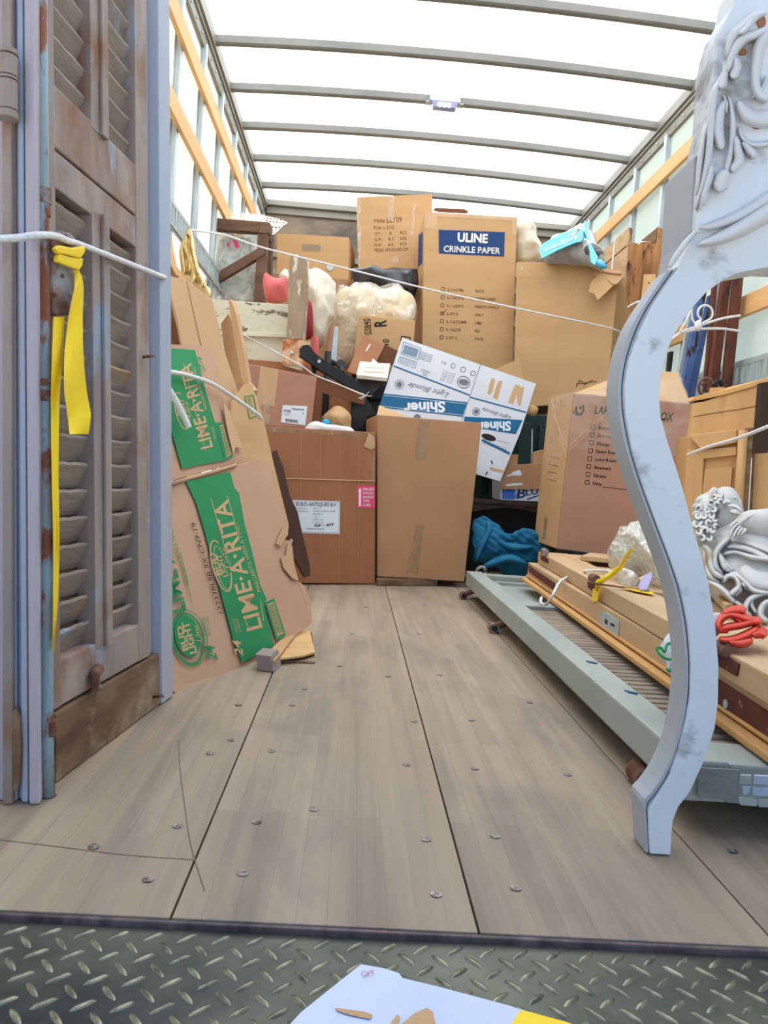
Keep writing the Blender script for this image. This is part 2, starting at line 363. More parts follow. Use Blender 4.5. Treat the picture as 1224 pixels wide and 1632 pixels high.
# side walls: translucent panels, steel studs, pine rub rails, slotted load track
stud_y = [3.80+.468*k for k in range(-7, 6)]
for side, x, s in (('left', XL, 1), ('right', XR, -1)):
    wl = build('wall_'+side, MB().strip([[(x, y, -.05), (x, y, ZT)] for y in (Y0, 3, Y1)]), M['panel' if s > 0 else 'panel_r'], kind='structure')
    sm = MB(); sm.bb(*sorted((x+.001*s, x+.004*s)), -.034, .034, .02, ZT-.12); sm.bb(*sorted((x+.004*s, x+.026*s)), -.018, .018, .02, ZT-.115)
    st = build('stud', sm, M['galv'], wl, bevel=.003)
    st.location.y += stud_y[0]; st['_w'] = (st['_w'][0], st['_w'][1]+stud_y[0], st['_w'][2])
    for y in stud_y[1:]: dup(st, (0, y-stud_y[0], 0))
    for z in ((1.22, 1.80, 2.17) if s < 0 else (1.20, 1.835, 2.17)):
        build('rub_rail', MB().bb(*sorted((x+.026*s, x+.046*s)), Y0+.1, Y1-.01, z-.0, z+.085), M['pine'], wl, bevel=.002)
    zt = 1.42 if s > 0 else .92
    tk = MB(); tk.bb(*sorted((x+.026*s, x+.030*s)), Y0+.1, Y1-.01, zt, zt+.012); tk.bb(*sorted((x+.026*s, x+.030*s)), Y0+.1, Y1-.01, zt+.108, zt+.12)
    tk.bb(*sorted((x+.026*s, x+.037*s)), Y0+.1, Y1-.01, zt+.012, zt+.025); tk.bb(*sorted((x+.026*s, x+.037*s)), Y0+.1, Y1-.01, zt+.095, zt+.108)
    yy = 2.6
    while yy < Y1-.1:
        tk.bb(*sorted((x+.026*s, x+.036*s)), yy, yy+.028, zt+.02, zt+.1); yy += .05
    build('load_track', tk, M['galv'], wl)
    rv = MB().ball((x+.02*s, 0, ZT-.105), .006, .008, .008, 8)
    r0 = build('rivet', rv, M['galv'], wl, smooth=True); r0.location.y += 3.0; r0['_w'] = (r0['_w'][0], 3.0, r0['_w'][2])
    for k in range(1, 26): dup(r0, (0, .117*k, 0))
wb = build('wall_back', MB().bb(XL, XR, Y1, Y1+.03, -.05, ZT), M['backw'], kind='structure')
wbeam = MB().bb(XL+.03, XR-.03, Y1-.05, Y1-.001, ZT-.045, ZT-.002); wbeam.bb(XL+.03, XR-.03, Y1-.02, Y1-.001, ZT-.10, ZT-.045)
build('trim_4', wbeam, M['alu'], kind='structure', bevel=.004)
rr = MB()
for k in range(4): rr.bb(XL+.04, XR-.04, Y1-.035, Y1-.001, 1.72+.13*k, 1.76+.13*k)
build('back_rail', rr, M['alu'], wb)

# ================================================================ LOUVERED SHUTTERS at the left
M['shut'] = pm('weathered_shutter_paint', (140, 128, 122), (168, 150, 138), (14, 14, 3), det=6, rough=.75, bump=.35, bs=30, c3=(132, 90, 58), t3=.60, w3=.09, s3=(7, 7, 4), c4=(146, 160, 176), t4=.64, w4=.05, s4=(9, 9, 4))
M['shut_blue'] = pm('pale_blue_worn_paint', (160, 176, 196), (176, 172, 178), (16, 16, 2), det=6, rough=.7, bump=.3, bs=30, c3=(176, 130, 96), t3=.66, w3=.06, s3=(10, 10, 2.5))
M['shut_lilac'] = pm('lilac_grey_worn_paint', (172, 164, 178), (190, 174, 172), (18, 18, 2), det=6, rough=.7, bump=.3, bs=30, c3=(150, 172, 206), t3=.6, w3=.05, s3=(16, 16, 1.5), c4=(150, 106, 76), t4=.7, w4=.05, s4=(7, 7, 3))
M['slat'] = pm('grey_brown_louvre_wood', (134, 120, 110), (158, 142, 128), (30, 4, 30), det=5, rough=.8, bump=.4, bs=24, c3=(150, 160, 170), t3=.66, w3=.05, s3=(8, 8, 8), c4=(176, 128, 70), t4=.68, w4=.06, s4=(6, 6, 6))
M['rot'] = pm('dark_weathered_board', (92, 66, 48), (140, 110, 84), (7, 7, 16), det=6, rough=.8, bump=.45, bs=26, c3=(160, 144, 116), t3=.62, w3=.08, s3=(6, 6, 9))
M['rodm'] = pm('peeling_rusty_rod', (138, 162, 168), (150, 150, 152), (20, 20, 9), det=6, rough=.7, bump=.5, bs=60, c3=(132, 78, 54), t3=.54, w3=.04, s3=(30, 30, 14))
M['rust'] = pm('rusty_iron', (104, 62, 46), (142, 108, 92), (22, 22, 22), det=6, rough=.8, metal=.2, bump=.6, bs=70, c3=(160, 168, 172), t3=.6, w3=.05, s3=(18, 18, 18))
A = az(85, 1250, 0); B = az(270, 1110, 0)
hU = (B-A).normalized(); hV = V((-.067, 0, 1)).normalized(); hN = hU.cross(hV).normalized()
if hN.x < 0: hN = -hN
hV = (hN.cross(hU)); hV = hV if hV.z > 0 else -hV
LPL = (A, hN)
def LC(px, py, off=0):
    p = on(LPL, px, py, off)-A-hN*off; return p.dot(hU), p.dot(hV)
def LB(mb, u0, u1, w0, w1, n0, n1): return mb.box(A+hU*u0+hV*w0+hN*n0, hU*(u1-u0), hV*(w1-w0), hN*(n1-n0))
uL0 = LC(84, 794)[0]; uL1 = LC(94, 794)[0]; uM0 = LC(151, 794)[0]; uM1 = LC(173, 794)[0]; uR0 = LC(220, 794)[0]; uR1 = LC(238, 794)[0]; uP0 = LC(250, 794)[0]; uP1 = LC(268, 794)[0]
wb0 = LC(90, 1130)[1]; wb1 = LC(96, 1052)[1]; wm0 = LC(90, 300)[1]; wj = LC(76, 226)[1]; wm1 = LC(82, 128)[1]; WT = 1.32
leaf = empty('louvered_shutter', A, 'tall weathered louvered shutter leaf receding into the truck, dark board at its foot', 'shutter')
def lpart(name, mb, mat='shut', **k): return build(name, mb, M[mat], leaf, **k)
lpart('stile', LB(MB(), uL0-.012, uL1, wb0, WT, -.03, 0), bevel=.002)
lpart('stile', LB(MB(), uR0, uR1, wb0, WT, -.03, 0), bevel=.002)
mm = LB(MB(), uM0, uM1, wb1-.01, wm0+.01, -.03, 0); LB(mm, uM0+(uM1-uM0)*.55, uM1, wb1-.01, wm0+.01, 0, .006)
lpart('mullion', mm, bevel=.002)
mm = LB(MB(), uM0, uM1, wm1-.01, WT, -.03, 0); LB(mm, uM0+(uM1-uM0)*.55, uM1, wm1-.01, WT, 0, .006)
lpart('mullion', mm, bevel=.002)
lpart('bottom_rail', LB(MB(), uL1-.004, uR0+.002, wb0, wb1, -.03, -.001), bevel=.003)
lpart('middle_rail', LB(MB(), uL1-.004, uR0+.002, wm0, wj-.002, -.03, -.001), bevel=.003)
lpart('middle_rail', LB(MB(), uL1-.004, uR0+.002, wj+.002, wm1, -.03, -.001), bevel=.003)
lpart('foot_board', LB(MB(), uL0-.004, uP0, 0.001, wb0-.004, -.022, .003), 'rot', bevel=.003)
lpart('edge_strip', LB(MB(), uR1, uP0, wb0-.002, WT+.02, -.03, -.012), 'shut_lilac', bevel=.002)
lpart('edge_post', LB(MB(), uP0, uP1, 0.002, WT+.04, -.04, .008), 'shut_blue', bevel=.003)
lpart('back_board', LB(MB(), uL0, uR1, wb0, WT, -.034, -.031), 'rot')
for (u0, u1) in ((uL1, uM0), (uM1, uR0)):
    sm = MB(); tilt = .020; th = .006
    q0 = A+hU*(u0-.002)+hN*-.028+hV*(-.004)
    # louvre: outer edge higher than the inner one
    d = (hN*.019+hV*.037); nn = d.cross(hU).normalized()*th
    nsl = 7; L_ = (u1-u0)+.004
    rows = []
    for k in range(nsl):
        t = k/(nsl-1); o = q0+hU*L_*t; j = hV*(random.uniform(-.0012, .0012))
        rows.append([o, o+d*.92+j, o+d+nn*.5+j, o+d*.96+nn+j, o+nn, o])
    sm.strip(rows); sm.poly(rows[0][:5]); sm.poly(rows[-1][:5])
    first = None; pitchw = .0398
    wv = wb1+.002; lst = []
    while wv < wm0-.03: lst.append(wv); wv += pitchw
    wv = wm1+.002
    while wv < WT-.03: lst.append(wv); wv += pitchw
    for wv in lst:
        if first is None:
            first = build('slat', sm, M['slat'], leaf)
            o0 = V(first['_w']); wfirst = wv; first.location = first.location+hV*wv; first['_w'] = tuple(o0+hV*wv)
        else: dup(first, hV*(wv-wfirst))
# bolt rod with its bands, lever plate
def lp3(px, py, off): return on(LPL, px, py, off)
rod = build('bolt_rod', MB().tube([lp3(77, 1268, .014), lp3(75, 1180, .014), lp3(73, 800, .014), lp3(69, 500, .014), lp3(66, 250, .014), lp3(64, -40, .014)], .0082, 12), M['rodm'], leaf, smooth=True)
for a, b, r_ in ((300, 326, .0105), (327, 345, .0096), (604, 616, .0105), (622, 640, .0105), (1148, 1172, .0108)):
    f = lambda y: (64+13*(y/1268))
    build('rod_band', MB().tube([lp3(f(a)+1, a, .014), lp3(f(b)+1, b, .014)], r_, 12), M['rust' if r_ > .01 else 'rodm'], rod, bevel=.001)
build('rod_foot', MB().tube([lp3(77, 1262, .014), lp3(82, 1271, .016), lp3(97, 1274, .02)], [.007, .007, .004], 8), M['rust'], rod, smooth=True)
lv = MB().prism([lp3(x, y, .022) for x, y in ((84, 430), (85, 398), (84, 382), (90, 372), (100, 368), (113, 371), (121, 380), (123, 392), (120, 430), (118, 470), (115, 497), (112, 502), (90, 503), (86, 495))], hN*-.02)
lv = build('lock_plate', lv, pm('rusty_grey_plate', (112, 74, 60), (150, 124, 112), (26, 26, 26), det=6, rough=.75, bump=.6, bs=70, c3=(158, 166, 170), t3=.53, w3=.05, s3=(16, 16, 16)), leaf, bevel=.003)
for px, py in ((88, 470), (104, 485), (100, 440)): build('rivet', MB().ball(lp3(px, py, .024), .003, n=8), M['rust'], lv, smooth=True)
hk = MB().tube([lp3(157, 1066, .004), lp3(150, 1078, .012), lp3(152, 1092, .012), lp3(160, 1098, .008)], [.009, .008, .007, .004], 10)
build('latch_hook', hk, M['rust'], leaf, smooth=True)
for px, py in ((252, 1110), (236, 568)):
    build('hook_pin', MB().tube([lp3(px-7, py+1, .004), lp3(px, py, .014), lp3(px+8, py-1, .012)], .003, 8), M['rust'], leaf, smooth=True)
# two closed leaves seen on their edges, in front
def pfront(px0b, px1b, px0t, px1t, y, depth, pyb=1272): 
    a = ay(px0b, pyb, y); a.z = 0.001; b = ay(px1b, pyb, y); b.z = .001
    dx0 = ay(px0t, -20, y)-a; dx1 = ay(px1t, -20, y)-b
    return a, b, dx0, dx1
def stilepost(px0b, px1b, px0t, px1t, y, depth):
    a, b, da, db = pfront(px0b, px1b, px0t, px1t, y, depth)
    k = 1.12
    return MB().prism([a, b, b+db*k, a+da*k], V((-.04*depth, depth, 0)))
sh2 = tag(build('folded_shutter', stilepost(30, 64, 24, 54, .99, .05), M['shut_lilac'], bevel=.003), 'lilac grey shutter leaf seen edge-on, right beside the rusty bolt rod', 'shutter')
build('edge_bead', stilepost(46, 63, 37, 53, .978, .012), M['shut_lilac'], sh2, bevel=.004)
build('edge_bead', stilepost(34, 45, 26, 36, .982, .010), M['shut_blue'], sh2, bevel=.003)
build('leaf_board', stilepost(2, 14, -34, -26, 1.042, .40), M['shut'], sh2, bevel=.002)
rt = MB().prism([ay(x, y, .975) for x, y in ((14, 1140), (24, 1128), (31, 1150), (33, 1190), (31, 1240), (26, 1262), (12, 1262), (8, 1200))], V((0, .01, 0)))
build('rotten_end', rt, M['rot'], sh2, bevel=.002)
sh3 = tag(build('folded_shutter', stilepost(-45, 27, -40, 22, .985, .05), M['shut_lilac'], bevel=.003), 'pinkish shutter leaf edge with ribbed hinge barrel, at the left border of the photo', 'shutter')
build('edge_bead', stilepost(4, 20, 2, 17, .974, .012), M['shut'], sh3, bevel=.003)
build('leaf_board', stilepost(-45, -30, -84, -74, 1.042, .40), M['shut'], sh3, bevel=.002)
hb = MB()
for a, b, r_ in ((80, 88, .0125), (90, 122, .0115), (124, 128, .012), (130, 176, .0115), (178, 190, .0125)):
    hb.tube([ay(12, a, .962), ay(12, b, .962)], r_, 14)
build('hinge_barrel', hb, M['shut'], sh3, bevel=.001)
# ================================================================ CARVED LEG in the foreground (right)
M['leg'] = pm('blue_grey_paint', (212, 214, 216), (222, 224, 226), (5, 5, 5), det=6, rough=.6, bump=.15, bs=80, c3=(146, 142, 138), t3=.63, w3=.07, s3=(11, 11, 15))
M['legside'] = pm('leg_side_grey', (168, 170, 174), (180, 182, 186), (5, 5, 5), det=5, rough=.6, bump=.12, bs=80)  # darker grey than the leg front, used on its side faces
M['carve'] = pm('chipped_carving_paint', (206, 204, 200), (216, 214, 212), (9, 9, 9), det=6, rough=.6, bump=.2, bs=80, c3=(150, 108, 84), t3=.70, w3=.05, s3=(14, 14, 14))
YL = .93
FLG = (V((0, YL, 0)), V((0, -1, 0)))
inner = [(1082, 425), (1060, 455), (1040, 485), (1018, 530), (1002, 575), (995, 615), (997, 660), (1008, 720), (1025, 775), (1045, 830), (1066, 885), (1085, 940), (1097, 1000), (1101, 1060), (1100, 1110), (1093, 1150), (1080, 1200), (1067, 1237), (1047, 1270), (1034, 1290), (1034, 1320), (1036, 1366)]
right = [(1069, 1365), (1071, 1330), (1073, 1308), (1082, 1286), (1100, 1263), (1113, 1235), (1128, 1200), (1140, 1160), (1145, 1120), (1146, 1060), (1140, 990), (1130, 930), (1118, 885), (1105, 840), (1092, 790), (1080, 750), (1065, 705), (1054, 665), (1051, 630), (1054, 600), (1062, 565), (1073, 538), (1088, 512), (1106, 488), (1126, 466), (1150, 448), (1180, 434), (1224, 426), (1300, 430)]
top = [(1300, 280), (1224, 316), (1180, 340), (1140, 358), (1112, 364), (1098, 392)]
def Lf(p, o=0): return on(FLG, p[0], p[1], o)
def ztop(v):
    return v
legm = MB(); pts = [Lf(p) for p in inner+right+top]
for p in pts:
    if p.z < .004: p.z = .002
legm.prism(pts, V((0, .045, 0)))
leg = tag(build('carved_table', legm, M['leg'], bevel=.0025), 'blue-grey painted curved table leg with carved knee, standing in the right foreground', 'table')
# moulded edge on the left side: two stepped beads following the curve
outer = [(1062, 432), (1042, 462), (1015, 503), (999, 537), (988, 577), (983, 620), (985, 660), (993, 702), (1006, 748), (1025, 802), (1043, 850), (1061, 898), (1077, 952), (1087, 1010), (1091, 1060), (1089, 1110), (1082, 1160), (1070, 1203), (1053, 1238), (1036, 1262), (1024, 1276), (1026, 1304), (1028, 1358)]
inn2 = [(x+3, y) for x, y in inner]
rb = [Lf(p, -.004) for p in outer]; ra = [Lf((p[0], min(p[1], 1362)), -.004) for p in inn2]
for L_ in (rb, ra):
    for p in L_:
        if p.z < .004: p.z = .003
sd = MB().strip([ra[:min(len(ra), len(rb))], rb[:len(ra)]]) if False else MB()
R1 = resamp([(p.x, p.y, p.z) for p in rb], 60); R2 = resamp([(p.x, p.y, p.z) for p in ra], 60)
sd.strip([[a*.0+b+(a-b)*t+V((0, dy, 0)) for a, b in zip(R1, R2)] for t, dy in ((0, 0), (.42, -.002), (.46, .004), (.54, .004), (.58, -.001), (.95, -.002), (1.0, .003), (1.0, .03), (.9, .043), (0, .043), (0, 0))])
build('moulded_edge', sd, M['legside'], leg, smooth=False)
# upper block and panel
blk = [(1176, -30), (1168, 10), (1152, 38), (1143, 66), (1137, 95), (1135, 130), (1131, 190), (1121, 235), (1112, 300), (1108, 372), (1140, 366), (1180, 352), (1300, 280), (1300, -30)]
pan = build('knee_panel', MB().prism([Lf(p, .004) for p in blk], V((0, .05, 0))), M['leg'], leg, bevel=.003)
bk = [(1112, 246), (1107, 250), (1102, 330), (1099, 380), (1090, 432), (1100, 440), (1114, 370)]
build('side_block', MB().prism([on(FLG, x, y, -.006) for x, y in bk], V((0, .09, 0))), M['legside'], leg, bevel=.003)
# curved mouldings under the panel
mo = MB()
relief(mo, [(1300, 268), (1224, 316), (1180, 342), (1140, 358), (1112, 364)], [11, 11, 10, 8, 3], .014, shift(FLG, .004))
relief(mo, [(1300, 292), (1224, 338), (1180, 364), (1145, 380), (1110, 391)], [17, 16, 14, 11, 3], .026, shift(FLG, .002))
relief(mo, [(1112, 366), (1095, 385), (1078, 408), (1066, 428)], [3, 5, 5, 3], .01, shift(FLG, .002))
build('curved_moulding', mo, M['carve'], leg, smooth=True)
# acanthus and scroll carving
F4 = shift(FLG, .004); cv = MB()
for path, wd, h in [
    ([(1224, 20), (1205, 24), (1190, 38), (1178, 48), (1166, 62), (1160, 85), (1158, 95)], [3, 8, 9, 9, 8, 5, 2], .016),
    ([(1200, 22), (1196, 36), (1184, 50), (1172, 56)], [2, 5, 6, 2], .022),
    ([(1224, 45), (1205, 55), (1185, 62), (1170, 80), (1162, 104), (1156, 122)], [4, 8, 9, 8, 6, 2], .02),
    ([(1170, 88), (1174, 104), (1170, 118), (1164, 124)], [4, 9, 9, 4], .018),
    ([(1154, 96), (1156, 116), (1150, 134), (1144, 140)], [2, 6, 8, 3], .016),
    ([(1224, 52), (1212, 70), (1206, 100), (1204, 130), (1210, 150), (1224, 160)], [10, 10, 9, 8, 8, 8], .02),
    ([(1224, 120), (1216, 138), (1206, 150), (1196, 156)], [4, 3, 2.5, 1], .026),
    ([(1176, 160), (1190, 182), (1210, 190), (1240, 188)], [4, 12, 14, 13], .016),
    ([(1178, 200), (1184, 220), (1204, 231), (1240, 226)], [2, 4, 5, 5], .016),
    ([(1160, 100), (1146, 130), (1138, 150), (1134, 190), (1130, 240), (1122, 285), (1113, 318), (1108, 335)], [2, 4, 6, 6, 6, 5, 4, 2], .018),
    ([(1128, 195), (1121, 225), (1116, 260), (1112, 300), (1108, 312)], [2, 4, 5, 4, 1], .014),
    ([(1160, 152), (1166, 170), (1168, 200), (1166, 235), (1160, 262), (1158, 280)], [2, 4, 5, 5, 6, 4], .014),
    ([(1158, 158), (1148, 176), (1144, 205), (1148, 228), (1150, 240)], [2, 8, 9, 8, 4], .014),
    ([(1152, 150), (1158, 165), (1157, 182)], [1, 3, 2], .02),
    ([(1134, 262), (1130, 285), (1122, 310), (1112, 340)], [4, 8, 6, 1], .02),
    ([(1172, 215), (1176, 238), (1178, 255), (1170, 268), (1164, 274)], [4, 8, 9, 7, 3], .018),
    ([(1182, 225), (1192, 236), (1200, 246), (1196, 250)], [3, 7, 8, 4], .018),
    ([(1160, 272), (1152, 284), (1148, 296), (1146, 306)], [8, 12, 13, 5], .024),
    ([(1128, 298), (1124, 315), (1118, 328)], [3, 6, 3], .016),
]: relief(cv, path, [x*1.15 for x in wd], h*1.1, F4, None, 9)
build('carved_ornament', cv, M['carve'], leg, smooth=True)
bwood = pm('bare_wood', (150, 96, 66), (172, 120, 86), (30, 30, 30))
for c, rx, ry in (((1214, 34), 7, 10), ((1184, 82), 7, 5), ((1208, 200), 8, 5)):
    build('bare_wood_chip', MB().prism([Lf((c[0]+rx*math.cos(t), c[1]+ry*math.sin(t)), .0065) for t in [k*.63 for k in range(10)]], V((0, .002, 0))), bwood, leg)


# ================================================================ ink printed on flat faces
_tc = {}
def glyphs(s, shear=0, bold=0):
    k = (s, shear, bold)
    if k not in _tc:
        cu = bpy.data.curves.new('t', 'FONT'); cu.body = s; cu.shear = shear; cu.offset = bold; cu.resolution_u = 3
        ob = bpy.data.objects.new('t', cu); C.objects.link(ob); dg = bpy.context.evaluated_depsgraph_get()
        me = bpy.data.meshes.new_from_object(ob.evaluated_get(dg)); v = [(p.co.x, p.co.y) for p in me.vertices]; f = [tuple(q.vertices) for q in me.polygons]
        bpy.data.objects.remove(ob); bpy.data.curves.remove(cu); bpy.data.meshes.remove(me)
        _tc[k] = (v, f, min(a for a, b in v), max(a for a, b in v))
    return _tc[k]
def ink(parent, pl, mat, items, name='printed_text', off=.0012):
    if len(items) > 1 and name in ('packing_tape', 'clear_tape', 'tape_scrap', 'torn_patch', 'torn_tape', 'slot', 'hand_hole', 'check_box', 'code_panel', 'crease_line', 'pink_label'):
        for it in items: ink(parent, pl, mat, [it], name, off)
        return
    mb = MB()
    for it in items:
        k = it[0]
        if k == 't':
            _, p0, p1, h, s = it[:5]; sh = it[5] if len(it) > 5 else 0; bo = it[6] if len(it) > 6 else 0
            v, f, x0, x1 = glyphs(s, sh, bo); d = V((p1[0]-p0[0], p1[1]-p0[1])); up = V((d.y, -d.x)).normalized()*h
            if len(it) > 7: up = V(it[7])
            b = len(mb.v)
            for x, y in v:
                q = V(p0)+d*((x-x0)/(x1-x0))+up*(y/.69); mb.v.append(on(pl, q.x, q.y, off))
            mb.f += [tuple(b+i for i in q) for q in f]
        elif k == 'p': mb.poly([on(pl, x, y, off) for x, y in it[1]])
        elif k == 'l':
            a, b_, w_ = V(it[1]), V(it[2]), it[3]; t = (b_-a).normalized(); q = V((-t.y, t.x))*w_/2
            mb.poly([on(pl, p.x, p.y, off) for p in (a+q, b_+q, b_-q, a-q)])
        elif k in 'de':
            c, rx, ry, ro = it[1:5]; pts = []
            a0, a1 = (it[6], it[7]) if len(it) > 7 else (0, 360)
            n_ = 28
            def E(t, s_=1.0, dd=0):
                x = (rx+dd)*math.cos(t); y = (ry+dd)*math.sin(t); r_ = math.radians(ro)
                return on(pl, c[0]+x*math.cos(r_)-y*math.sin(r_), c[1]+x*math.sin(r_)+y*math.cos(r_), off)
            ts = [math.radians(a0+(a1-a0)*i/n_) for i in range(n_+1)]
            if k == 'd': mb.poly([E(t) for t in ts[:-1]])
            else: mb.strip([[E(t, 1, -it[5]/2), E(t, 1, it[5]/2)] for t in ts])
    return build(name, mb, mat if not isinstance(mat, str) else M[mat], parent)
def boxo(q, w_=1):                              # outline of a quad
    return [('l', q[i], q[(i+1) % 4], w_) for i in range(4)]
def bars(q, n=14, fill=.5, seed=1):
    """bars of a barcode across quad q (TL,TR,BR,BL)"""
    rd = random.Random(seed); TL, TR, BR, BL = [V(p) for p in q]; out = []; t = 0
    while t < 1:
        w_ = rd.uniform(.3, 1.3)/n; 
        if t+w_*fill > 1: break
        out.append(('p', [tuple(TL.lerp(TR, t)), tuple(TL.lerp(TR, t+w_*fill)), tuple(BL.lerp(BR, t+w_*fill)), tuple(BL.lerp(BR, t))])); t += w_
    return out
def face(pl, pts, off=0): return [on(pl, x, y, off) for x, y in pts]
def carton(name, label, quad, pl, depth, mat, group=None, bevel=.004, dirv=None, cat='box', parent=None):
    d = (dirv if dirv is not None else -pl[1])*depth
    mb = MB().prism(face(pl, quad), d)
    o = build(name, mb, M[mat] if isinstance(mat, str) else mat, parent, bevel=bevel)
    if not parent: tag(o, label, cat, group)
    return o
def sheetpx(name, pts, pl, th, mat, parent=None, bevel=.0015, label=None, cat=None, group=None, wob=0):
    fp = face(pl, pts)
    if wob: fp = [p+pl[1]*wob*noise.noise(p*6) for p in fp]
    o = build(name, MB().prism(fp, -pl[1]*th), M[mat] if isinstance(mat, str) else mat, parent, bevel=bevel)
    if label: tag(o, label, cat, group)
    return o
# ================================================================ FLATTENED CARTONS leaning at the left
def PZ(a, b): A_, B_ = az(*a), az(*b); return plane3(A_, B_, A_+V((0, 0, 1)))
LM = plane3(az(280, 1105, 0), az(497, 985, .05), ay(435, 735, 2.15))
lime = sheetpx('flattened_carton', [(272, 772), (300, 764), (374, 741), (412, 732), (424, 735), (434, 742), (438, 770), (446, 800), (460, 838), (452, 860), (466, 862), (461, 890), (474, 925), (486, 935), (494, 958), (498, 990), (492, 997), (455, 1022), (452, 1030), (394, 1062), (385, 1073), (330, 1090), (281, 1105), (274, 1098), (266, 1030), (264, 900)], LM, .006, 'kraft_lime', wob=.004,
    label='large flattened carton with green lime drink printing, leaning with its corner on the floor', cat='cardboard', bevel=0)
L1 = shift(LM, .004)
ink(lime, L1, 'green_ink', [('p', [(296, 767), (367, 752), (374, 778), (381, 785), (390, 835), (402, 880), (414, 930), (425, 955), (420, 962), (433, 1013), (437, 1030), (386, 1056), (372, 1020), (348, 930), (327, 850), (312, 800)]),
    ('e', (300, 1018), 24, 41, -12, 3.4), ('e', (302, 1017), 28, 45, -12, 1.2), ('d', (299, 1014), 20, 34, -12),
    ('t', (297, 972), (272, 868), 26, 'LIME·A·', 0, .012), ('t', (303, 932), (275, 841), 6, 'MARGARITA WITH A TWIST'), ('l', (290, 985), (262, 880), 1.2), ('l', (306, 962), (288, 880), 1),
    ('t', (347, 1052), (340, 1026), 15, '24', .3, .02), ('t', (330, 1014), (326, 984), 4, '12 OUNCE'), ('t', (336, 1013), (332, 983), 4, 'BOTTLES'),
    ], 'green_print')
ink(lime, L1, 'green_ink', [('p', [(421.6, 960), (437, 954), (456, 1013), (440, 1020)])], 'code_panel')
ink(lime, L1, 'kraft_ink', [('t', (418, 1000), (363, 795), 25, 'LIME·A·RITA', 0, .016), ('t', (416, 942), (378, 832), 6, 'MARGARITA WITH A TWIST'),
    ('l', (336, 794), (361, 882), 1.3), ('l', (362, 790), (374, 832), 1.2), ('l', (396, 1003), (390, 984), 1.3), ('l', (420, 990), (415, 955), 1.2),
    ('e', (352, 902), 13, 42, -16, 2.2, 20, 300), ('e', (354, 905), 9, 36, -16, 1.2, 40, 330),
    ('t', (355, 916), (343, 880), 10, 'BUD', .1, .02), ('t', (364, 918), (352, 882), 8, 'LIGHT', .1, .02), ('t', (369, 906), (360, 872), 8, 'Lime', .3),
    ('t', (300, 1036), (290, 997), 9, 'BUD', 0, .03), ('t', (314, 1040), (300, 990), 11, 'LIGHT', 0, .03), ('t', (322, 1022), (316, 996), 9, 'Lime', .3),
    ('t', (388, 1046), (382, 1018), 12, '24', .3, .02), ('t', (380, 1008), (374, 986), 3.5, 'TWENTY-FOUR'), ('t', (385, 1007), (379, 985), 3.5, '12 OUNCE'),
    ], 'printed_text', .0018)
ink(lime, L1, 'kraft_ink', [('p', [(426, 963), (436, 959), (452, 1009), (442, 1014)])], 'code_panel', .0018)
ink(lime, L1, 'green_ink', bars([(428, 965), (442, 1011), (451, 1007), (436, 961)], 20, .45), 'barcode', .0026)
ink(lime, L1, 'black_ink', [('t', (356, 977), (311, 832), 6.5, '12233BLSB 9X-CN9-19', .15)], 'stamped_code')
# upper panel of the same carton, folded at a crease: its own plane just behind
LU = shift(LM, -.004)
lup = sheetpx('upper_panel', [(256, 548), (325, 551), (338, 558), (346, 580), (352, 610), (360, 650), (370, 690), (384, 715), (386, 728), (376, 738), (300, 758), (262, 770), (250, 700)], LU, .006, 'kraft_lime', lime, wob=.004, bevel=0)
L2 = shift(LU, .004)
ink(lime, L2, 'green_ink', [('p', [(255, 554), (310.6, 558), (318, 585), (330, 630), (343, 674), (348, 690), (358.6, 734), (324, 740), (290, 747), (281, 715), (270, 675), (258, 600)]),
    ('p', [(343, 674), (353.5, 673), (372, 728), (357, 734)]), ('t', (328, 592), (320, 566), 8, '24', .3)], 'green_print')
ink(lime, L2, 'kraft_ink', [('t', (339, 712), (304, 578), 19, 'LIME·A·RITA', 0, .014), ('t', (330, 652), (311, 584), 4, 'MARGARITA WITH A TWIST'), ('l', (327, 718), (292, 578), 1), ('l', (343, 700), (338, 680), 1),
    ('e', (290, 655), 10, 30, -14, 1.6, 20, 300), ('t', (291, 662), (284, 632), 8, 'BUD', .1, .02), ('t', (300, 668), (292, 634), 7, 'LIGHT', .1, .02), ('t', (305, 664), (299, 640), 6, 'Lime', .3),
    ('p', [(350, 678), (356, 677), (369, 724), (361, 729)])], 'printed_text', .0018)
ink(lime, L2, 'green_ink', bars([(351, 680), (361, 726), (367, 723), (356, 679)], 18, .45, 3), 'barcode', .0026)
tf = MB().tube([on(LM, x, y, .004) for x, y in ((272, 771), (300, 763), (340, 752), (376, 741))], .0045, 8)
build('crease_edge', tf, M['kraft_lime'], lime, smooth=True)
tn = sheetpx('torn_flap', [(356, 640), (366, 655), (378, 690), (388, 716), (376, 712), (372, 722), (366, 700), (360, 670)], shift(LM, .008), .002, 'kraft_tan', lime, bevel=0)
tn = sheetpx('torn_flap', [(452, 840), (460, 838), (459, 852), (447, 870), (440, 866)], shift(LM, .008), .002, 'kraft_tan', lime, bevel=0)
tn = sheetpx('torn_flap', [(459, 866), (466, 870), (469, 900), (476, 925), (466, 922), (452, 905), (448, 888), (456, 885)], shift(LM, .006), .002, 'kraft_tan', lime, bevel=0)
